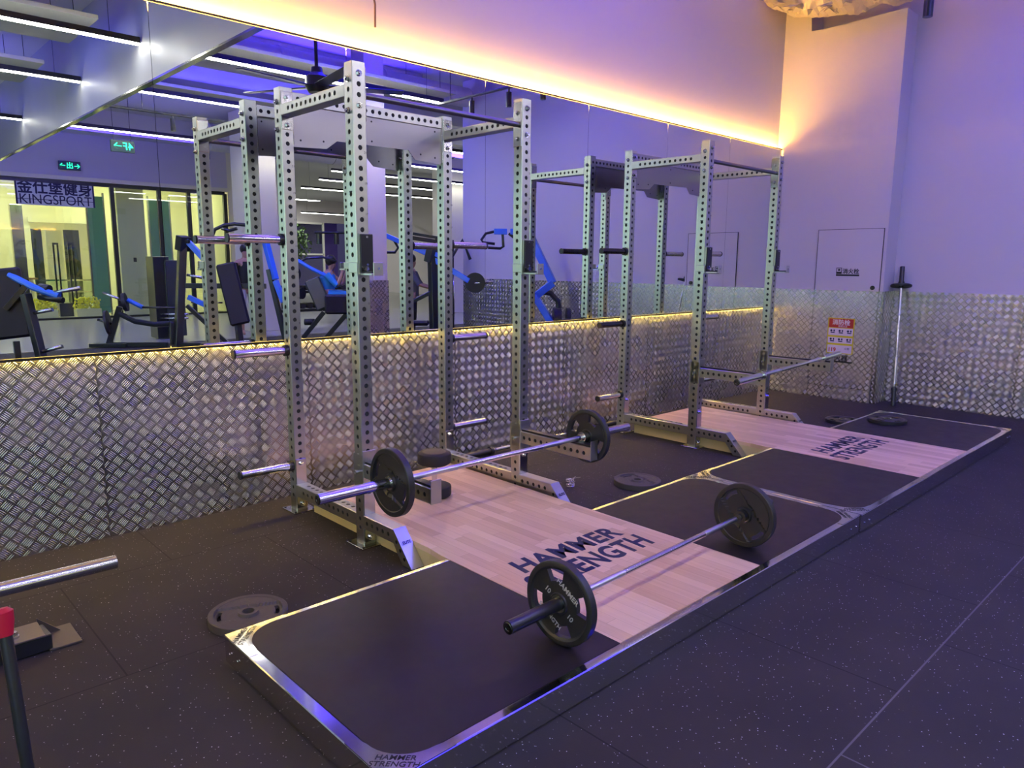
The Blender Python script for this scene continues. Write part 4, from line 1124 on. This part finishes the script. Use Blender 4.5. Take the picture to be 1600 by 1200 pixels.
# M1: seat back, blue arm, three horns
machine('chest_press_machine', 'black press machine with a blue arm and three chrome horns, at the mirror edge', [
    ('back_pad', PADMAT, [('p', (-.20, -6.00, .52), (-.24, -6.14, 1.42), .46, .09, (.5, -.86, 0))]),
    ('press_arm', BLUEP, [('t', [(-.16, -6.07, 1.34), (.05, -5.82, 1.18), (.28, -5.60, 1.07)], .045)]),
    ('arm_pivot', FRAMEB, [('t', [(.10, -5.80, 1.06), (.31, -5.55, 1.02)], .04), ('t', [(.12, -5.82, 1.18), (.20, -5.7, 1.16)], .055)]),
    ('upright_frame', FRAMEB, [('b', (-.04, -5.86, 1.10), (.06, -5.66, .04), .10), ('b', (-.02, -5.9, 1.2), (-.25, -6.0, .9), .07), ('b', (-.20, -5.83, .50), (-.20, -5.80, .04), .07), ('b', (-.45, -6.1, .04), (.12, -5.6, .04), .09, .07), ('b', (-.45, -6.6, .04), (-.45, -5.5, .04), .09, .07)]),
    ('plate_horn', CHROME, [('t', [(.21, -5.66, 1.11), (.49, -5.41, 1.18)], .025)]),
    ('plate_horn', CHROME, [('t', [(.00, -5.80, .85), (.20, -5.63, .90)], .025)]),
    ('plate_horn', CHROME, [('t', [(.05, -5.66, .36), (.24, -5.48, .43)], .025)]),
], loc=(-.2, -6.0, 0))
machine('leg_press_machine', 'low black plate machine holding two weight plates, on the mat edge', [
    ('base_frame', FRAMEB, [('b', (1.45, -9.2, .04), (1.95, -8.80, .04), .10, .07), ('b', (1.70, -9.05, .05), (2.50, -8.38, .05), .08), ('b', (1.72, -9.04, .05), (1.92, -8.95, .72), .10)]),
    ('lower_arm', FRAMEB, [('t', [(1.90, -8.95, .60), (2.10, -8.75, .46), (2.35, -8.5, .41), (2.60, -8.28, .43)], .05), ('b', (2.56, -8.28, .45), (2.54, -8.25, .06), .07)]),
    ('weight_disc', IRON, [('d', (1.74, -9.08, .43), (.9, .45, .15), .225, .022)]),
    ('weight_disc', IRON, [('d', (2.00, -8.92, .80), (.9, .45, .15), .165, .03)]),
    ('plate_horn', CHROME, [('t', [(1.70, -9.12, .97), (2.0, -8.92, .82)], .022)]),
    ('plate_horn', BLACKCHROME, [('t', [(1.60, -9.17, .49), (1.80, -9.04, .41)], .022)]),
    ('lever', BLUEP, [('t', [(2.04, -8.88, .84), (2.22, -8.70, .71)], .04)]),
    ('lever_rod', FRAMEB, [('t', [(2.22, -8.70, .71), (2.75, -8.25, .70)], .02)]),
], loc=(2.0, -8.8, 0))
machine('cable_stack_machine', 'tall black weight stack tower behind the plate machines', [
    ('tower', FRAMEB, [('b', (2.98, -10.1, .02), (2.98, -10.1, 1.62), .42, .30)]),
    ('side_cover', DARKW, [('b', (3.20, -9.88, .05), (3.20, -9.88, 1.55), .10, .34)]),
    ('guide_rod', CHROME, [('t', [(2.9, -9.85, .5), (3.3, -9.5, .5)], .02), ('t', [(2.9, -9.85, .42), (3.3, -9.5, .42)], .02)]),
], loc=(3.0, -10.1, 0))
machine('lat_row_machine', 'tall black machine with blue levers, a dark seat back and curved handles', [
    ('main_post', FRAMEB, [('b', (2.86, -8.34, 1.86), (2.62, -8.19, .02), .13), ('b', (2.82, -8.21, 1.10), (3.9, -7.3, 1.10), .09), ('b', (2.62, -8.2, .05), (4.1, -6.95, .05), .10, .08), ('b', (2.80, -8.15, .75), (3.35, -7.75, .05), .07)]),
    ('pivot_head', FRAMEB, [('b', (2.86, -8.36, 1.72), (2.88, -8.30, 1.97), .22, .16), ('d', (2.87, -8.28, 1.88), (.5, .85, 0), .035, .10)]),
    ('upper_lever', BLUEP, [('b', (2.92, -8.29, 1.90), (3.16, -8.05, 1.52), .09)]),
    ('lower_lever', BLUEP, [('b', (2.84, -8.17, .90), (3.15, -7.9, .70), .085)]),
    ('rear_lever', BLUEP, [('b', (3.94, -7.32, 1.90), (3.99, -7.10, 1.22), .10), ('b', (3.99, -7.10, 1.2), (4.06, -6.96, .82), .085)]),
    ('rear_post', FRAMEB, [('b', (3.92, -7.2, 1.4), (4.08, -6.95, .04), .08)]),
    ('back_pad', PADMAT, [('p', (3.46, -7.44, .42), (3.36, -7.72, 1.50), .34, .10, (.55, -.83, 0))]),
    ('pad_post', FRAMEB, [('b', (3.44, -7.52, .45), (3.44, -7.44, .05), .10)]),
    ('curved_handle', FRAMEB, [('t', [(3.27, -8.0, 2.0), (3.31, -7.97, 2.10), (3.43, -7.87, 2.17), (3.58, -7.75, 2.20), (3.73, -7.6, 2.18)], .032), ('t', [(3.4, -7.9, 2.12), (3.5, -7.8, 2.08), (3.6, -7.7, 2.12)], .03)]),
    ('plate_horn', CHROME, [('t', [(2.86, -8.22, 1.29), (3.06, -8.04, 1.24)], .025)]),
    ('adjust_rod', CHROME, [('t', [(2.9, -8.2, .80), (3.3, -7.8, .80)], .015)]),
], loc=(3.1, -8.0, 0))
machine('seated_press_machine', 'black machine with rounded dark pad where the person in blue sits', [
    ('foot_frame', FRAMEB, [('b', (4.52, -6.36, .66), (4.20, -6.56, .20), .08), ('b', (4.80, -6.08, .62), (4.46, -6.30, .16), .08), ('b', (4.1, -6.6, .04), (5.1, -5.9, .04), .09), ('b', (4.90, -6.1, .60), (4.90, -6.1, .05), .07), ('b', (4.46, -6.3, .16), (4.46, -6.3, .03), .08), ('b', (4.2, -6.56, .2), (4.2, -6.56, .03), .08)]),
    ('roller', RUBBERB, [('t', [(4.28, -6.62, .48), (4.40, -6.50, .48)], .06)]),
    ('seat_pad', PADMAT, [('p', (4.52, -6.32, .80), (4.86, -6.12, .80), .30, .34, (0, 0, 1))]),
    ('back_board', DARKW, [('p', (4.44, -6.62, 1.24), (4.55, -6.38, .72), .28, .05, (.6, -.8, 0))]),
    ('arm', BLUEP, [('t', [(4.28, -6.80, 1.56), (4.44, -6.62, 1.42), (4.62, -6.44, 1.30)], .035)]),
    ('handle_bar', FRAMEB, [('t', [(4.2, -6.9, 1.45), (4.40, -6.7, 1.60), (4.62, -6.5, 1.62), (4.80, -6.35, 1.55)], .02), ('t', [(4.50, -6.55, 2.05), (5.0, -6.1, 2.05)], .022), ('t', [(4.55, -6.5, 2.03), (4.55, -6.5, 1.85)], .05), ('t', [(4.78, -6.3, 2.03), (4.78, -6.3, 1.85)], .045)]),
    ('side_post', FRAMEB, [('b', (5.05, -6.05, 2.1), (5.05, -6.05, .05), .08)]),
    ('cable_wheel', IRON, [('d', (4.30, -6.74, .98), (.4, .9, 0), .10, .02), ('d', (4.25, -6.84, 1.32), (.4, .9, 0), .12, .02)]),
], loc=(4.6, -6.4, 0))
machine('incline_press_machine', 'black machine with long blue arms and one plate hung low, beside the tread-clad column', [
    ('long_arm', BLUEP, [('b', (4.86, -4.93, 1.99), (5.45, -4.30, 1.62), .075), ('b', (5.28, -4.45, 1.80), (5.52, -4.18, 1.60), .07)]),
    ('lower_arm', BLUEP, [('b', (5.40, -4.33, 1.60), (5.80, -3.88, 1.25), .085)]),
    ('hook_handle', FRAMEB, [('t', [(4.98, -4.82, 1.90), (5.02, -4.76, 1.78), (4.98, -4.80, 1.70), (4.88, -4.88, 1.70)], .022)]),
    ('main_post', FRAMEB, [('b', (5.38, -4.33, 1.72), (5.32, -4.20, .05), .11), ('b', (5.0, -4.5, .05), (5.9, -3.7, .05), .10, .08), ('b', (5.10, -4.50, .90), (5.40, -4.25, 1.10), .06)]),
    ('pivot_block', FRAMEB, [('b', (5.36, -4.36, 1.55), (5.38, -4.30, 1.78), .18, .13)]),
    ('seat', PADMAT, [('p', (5.05, -4.48, .56), (5.28, -4.28, .56), .24, .08, (0, 0, 1))]),
    ('weight_disc', IRON, [('d', (5.86, -3.80, 1.22), (.72, -.69, 0), .165, .02)]),
    ('plate_horn', CHROME, [('t', [(5.84, -3.80, 1.21), (6.08, -3.62, 1.24)], .022)]),
], loc=(5.4, -4.3, 0))
machine('crossover_tower', 'tall dark cable tower standing against the end of the side wall', [
    ('tower', FRAMEB, [('b', (6.45, -5.2, .02), (6.45, -5.2, 1.95), .12), ('b', (6.60, -5.6, .02), (6.60, -5.6, 2.0), .30, .12)]),
    ('top_arm', FRAMEB, [('b', (5.9, -5.6, 1.98), (6.5, -5.2, 1.88), .07), ('b', (6.0, -5.7, 2.06), (6.5, -5.3, 1.96), .05), ('t', [(6.35, -5.05, 1.6), (6.55, -4.95, 1.95), (6.65, -4.85, 1.6)], .03)]),
    ('foot', FRAMEB, [('b', (5.9, -5.5, .05), (6.7, -5.0, .05), .35, .10)]),
    ('guide_rod', CHROME, [('t', [(6.5, -5.15, .5), (6.5, -5.15, 1.4)], .015)]),
], loc=(6.4, -5.3, 0))
machine('shoulder_press_machine', 'blue framed machine with looped black handles against the side wall', [
    ('blue_frame', BLUEP, [('b', (6.22, -2.94, 2.04), (6.42, -2.58, 1.24), .11), ('b', (6.42, -2.58, 1.24), (6.20, -2.76, 1.02), .11), ('b', (6.20, -2.76, 1.04), (6.34, -2.52, .62), .10)]),
    ('top_carrier', BLUEP, [('b', (5.84, -3.32, 2.03), (5.99, -3.18, 2.03), .08, .09), ('b', (6.02, -3.14, 2.03), (6.24, -2.95, 2.03), .08, .09)]),
    ('loop_handle', FRAMEB, [('t', [(5.84, -3.32, 2.03), (5.74, -3.40, 2.00), (5.68, -3.44, 1.90), (5.70, -3.42, 1.86), (5.84, -3.30, 1.84)], .022), ('t', [(5.93, -3.22, 2.0), (5.93, -3.20, 1.80), (5.90, -3.24, 1.77), (5.75, -3.36, 1.78)], .022)]),
    ('loop_handle', FRAMEB, [('t', [(6.0, -3.15, 2.0), (6.10, -3.02, 1.88), (6.22, -2.92, 1.86)], .022), ('t', [(6.12, -3.0, 1.98), (6.12, -3.0, 1.82), (6.2, -2.94, 1.74)], .022)]),
    ('counter_arm', FRAMEB, [('t', [(6.28, -2.70, 1.10), (6.38, -2.58, 1.08), (6.44, -2.48, .96), (6.44, -2.46, .84)], .045)]),
    ('weight_disc', IRON, [('d', (6.42, -2.48, .66), (.75, .66, 0), .20, .06)]),
    ('weight_disc', IRON, [('d', (6.55, -2.36, .70), (.75, .66, 0), .16, .03)]),
    ('weight_disc', IRON, [('d', (5.96, -2.95, .66), (.75, .66, 0), .165, .02)]),
    ('base_frame', FRAMEB, [('b', (5.6, -3.2, .04), (6.6, -2.3, .04), .10, .08), ('b', (6.34, -2.56, .65), (6.44, -2.44, .04), .09), ('b', (6.0, -2.92, .9), (5.9, -3.0, .05), .08), ('b', (6.2, -2.76, 1.02), (5.98, -2.96, .9), .08)]),
    ('seat', PADMAT, [('p', (5.75, -3.15, .55), (6.0, -2.92, .55), .26, .08, (0, 0, 1))]),
    ('back_pad', PADMAT, [('p', (6.02, -2.90, .65), (6.12, -2.82, 1.28), .26, .07, (.7, .7, 0))]),
], loc=(6.2, -2.8, 0))
# dumbbell rack beyond, seen between the racks
machine('dumbbell_rack', 'low dark rack of small weights far behind the machines', [
    ('frame', FRAMEB, [('b', (6.0, -11.5, .35), (8.6, -11.5, .35), .45, .06), ('b', (6.0, -11.6, .8), (8.6, -11.6, .8), .4, .06), ('b', (6.1, -11.6, .02), (6.1, -11.6, .95), .08), ('b', (8.5, -11.6, .02), (8.5, -11.6, .95), .08)]),
    ('weight_row', RUBBERB, [('t', [(6.15 + .2 * k, -11.7, .46), (6.15 + .2 * k, -11.35, .46)], .07) for k in range(12)] + [('t', [(6.15 + .2 * k, -11.75, .90), (6.15 + .2 * k, -11.45, .90)], .06) for k in range(12)]),
], cat='weight rack', loc=(7.3, -11.55, 0))

# ================================================================== PEOPLE (small, seen in the mirror)
def person(label, o0, joints, edges, top, bottom, hair_c, face_dir, shirt_r=1.0):
    import bmesh
    g = thing('person', label, 'person', o0)
    O0 = V(o0)
    keys = list(joints); me = bpy.data.meshes.new('body'); 
    me.from_pydata([tuple(V(joints[k][0]) - O0) for k in keys], [(keys.index(a), keys.index(b)) for a, b in edges], [])
    bo = link('body', me, g); sk = bo.modifiers.new('skin', 'SKIN'); 
    bm = bmesh.new(); bm.from_mesh(me); ly = bm.verts.layers.skin.verify(); bm.verts.ensure_lookup_table()
    for i, k in enumerate(keys): bm.verts[i][ly].radius = (joints[k][1],) * 2; bm.verts[i][ly].use_root = (i == 0)
    bm.to_mesh(me); bm.free(); me.materials.append(SKIN)
    su = bo.modifiers.new('smooth', 'SUBSURF'); su.levels = su.render_levels = 1
    def cloth(nm, chain, m_, grow=1.18):
        mb = MB()
        for ch in chain:
            pts = [tuple(V(joints[k][0]) - O0) for k in ch]; mb.tube(pts, [joints[k][1] * grow for k in ch], 12)
        mb.build(nm, m_, g)
    for nm, chain, m_ in top + bottom: cloth(nm, chain, m_)
    h = V(joints['head'][0]) - O0; fd = V(face_dir).normalized()
    MB().sphere(tuple(h - fd * .018 + V((0, 0, .022))), joints['head'][1] * 1.10, 14, (1, 1, 1.12)).build('hair', hair_c, g)
    return g
def stand(x, y, z0, s, f, arms):
    """joints of a standing figure facing direction f (unit xy)"""
    f = V((f[0], f[1], 0)).normalized(); r = V((f.y, -f.x, 0)); B = V((x, y, z0))
    P_ = lambda a, b, c: tuple(B + f * a * s + r * b * s + V((0, 0, c * s)))
    j = {'pelvis': (P_(0, 0, .95), .125), 'waist': (P_(.01, 0, 1.10), .115), 'chest': (P_(.01, 0, 1.30), .14), 'collar': (P_(0, 0, 1.44), .10), 'neck': (P_(.01, 0, 1.52), .052), 'jaw': (P_(.03, 0, 1.60), .075), 'head': (P_(.02, 0, 1.67), .088)}
    for n, sd in (('l', -1), ('r', 1)):
        j['sh' + n] = (P_(0, .19 * sd, 1.42), .058); j['el' + n] = (P_(arms[0], .25 * sd, arms[1]), .043); j['wr' + n] = (P_(arms[2], .22 * sd, arms[3]), .030); j['ha' + n] = (P_(arms[2] + .08, .20 * sd, arms[3] - .02), .034)
        j['hp' + n] = (P_(0, .10 * sd, .90), .092); j['kn' + n] = (P_(.02, .11 * sd, .50), .058); j['an' + n] = (P_(-.01, .11 * sd, .09), .040); j['to' + n] = (P_(.14, .13 * sd, .04), .036)
    e = [('pelvis', 'waist'), ('waist', 'chest'), ('chest', 'collar'), ('collar', 'neck'), ('neck', 'jaw'), ('jaw', 'head')]
    for n in 'lr': e += [('collar', 'sh' + n), ('sh' + n, 'el' + n), ('el' + n, 'wr' + n), ('wr' + n, 'ha' + n), ('pelvis', 'hp' + n), ('hp' + n, 'kn' + n), ('kn' + n, 'an' + n), ('an' + n, 'to' + n)]
    return j, e
j, e = stand(4.55, -9.6, 0, 1.06, (-.1, 1), (.02, 1.15, .15, .98))
person('person in black top and white shorts standing behind the tall machine', (4.55, -9.6, 0), j, e,
       [('black_top', [('pelvis', 'waist', 'chest', 'collar'), ('shl', 'ell'), ('shr', 'elr')], CLOTHB)], [('white_shorts', [('hpl', 'knl'), ('hpr', 'knr')], OFFW)], HAIR, (-.1, 1, 0))
j, e = stand(6.42, -6.35, 0, .95, (.6, .5), (.18, 1.18, .38, 1.12))
person('person in grey top standing beside the cable tower, hands forward', (6.42, -6.35, 0), j, e,
       [('grey_top', [('pelvis', 'waist', 'chest', 'collar'), ('shl', 'ell'), ('shr', 'elr')], CLOTHG)], [('dark_trousers', [('hpl', 'knl', 'anl'), ('hpr', 'knr', 'anr')], CLOTHB)], HAIR, (.6, .5, 0))
# seated person in blue
f = V((.75, .66, 0)); r = V((f.y, -f.x, 0)); B = V((4.74, -6.58, 0)); P_ = lambda a, b, c: tuple(B + f * a + r * b + V((0, 0, c)))
j = {'pelvis': (P_(0, 0, .98), .12), 'waist': (P_(-.01, 0, 1.10), .11), 'chest': (P_(0, 0, 1.24), .13), 'collar': (P_(.03, 0, 1.34), .09), 'neck': (P_(.05, 0, 1.40), .05), 'jaw': (P_(.09, 0, 1.47), .074), 'head': (P_(.08, 0, 1.54), .088)}
for n, sd in (('l', -1), ('r', 1)):
    j['sh' + n] = (P_(.03, .18 * sd, 1.31), .055); j['el' + n] = (P_(.22, .25 * sd, 1.12), .042); j['wr' + n] = (P_(.30, .20 * sd, 1.34), .030); j['ha' + n] = (P_(.31, .18 * sd, 1.43), .034)
    j['hp' + n] = (P_(.05, .10 * sd, .95), .088); j['kn' + n] = (P_(.42, .14 * sd, .95), .060); j['an' + n] = (P_(.34, .14 * sd, .54), .040); j['to' + n] = (P_(.46, .15 * sd, .50), .036)
person('person in bright blue sports top sitting on the machine, arms raised', tuple(B), j, e,
       [('blue_top', [('pelvis', 'waist', 'chest', 'collar'), ('shl', 'ell')], CLOTHBL)], [('blue_leggings', [('hpl', 'knl', 'anl'), ('hpr', 'knr', 'anr')], CLOTHBL)], HAIR, tuple(f))
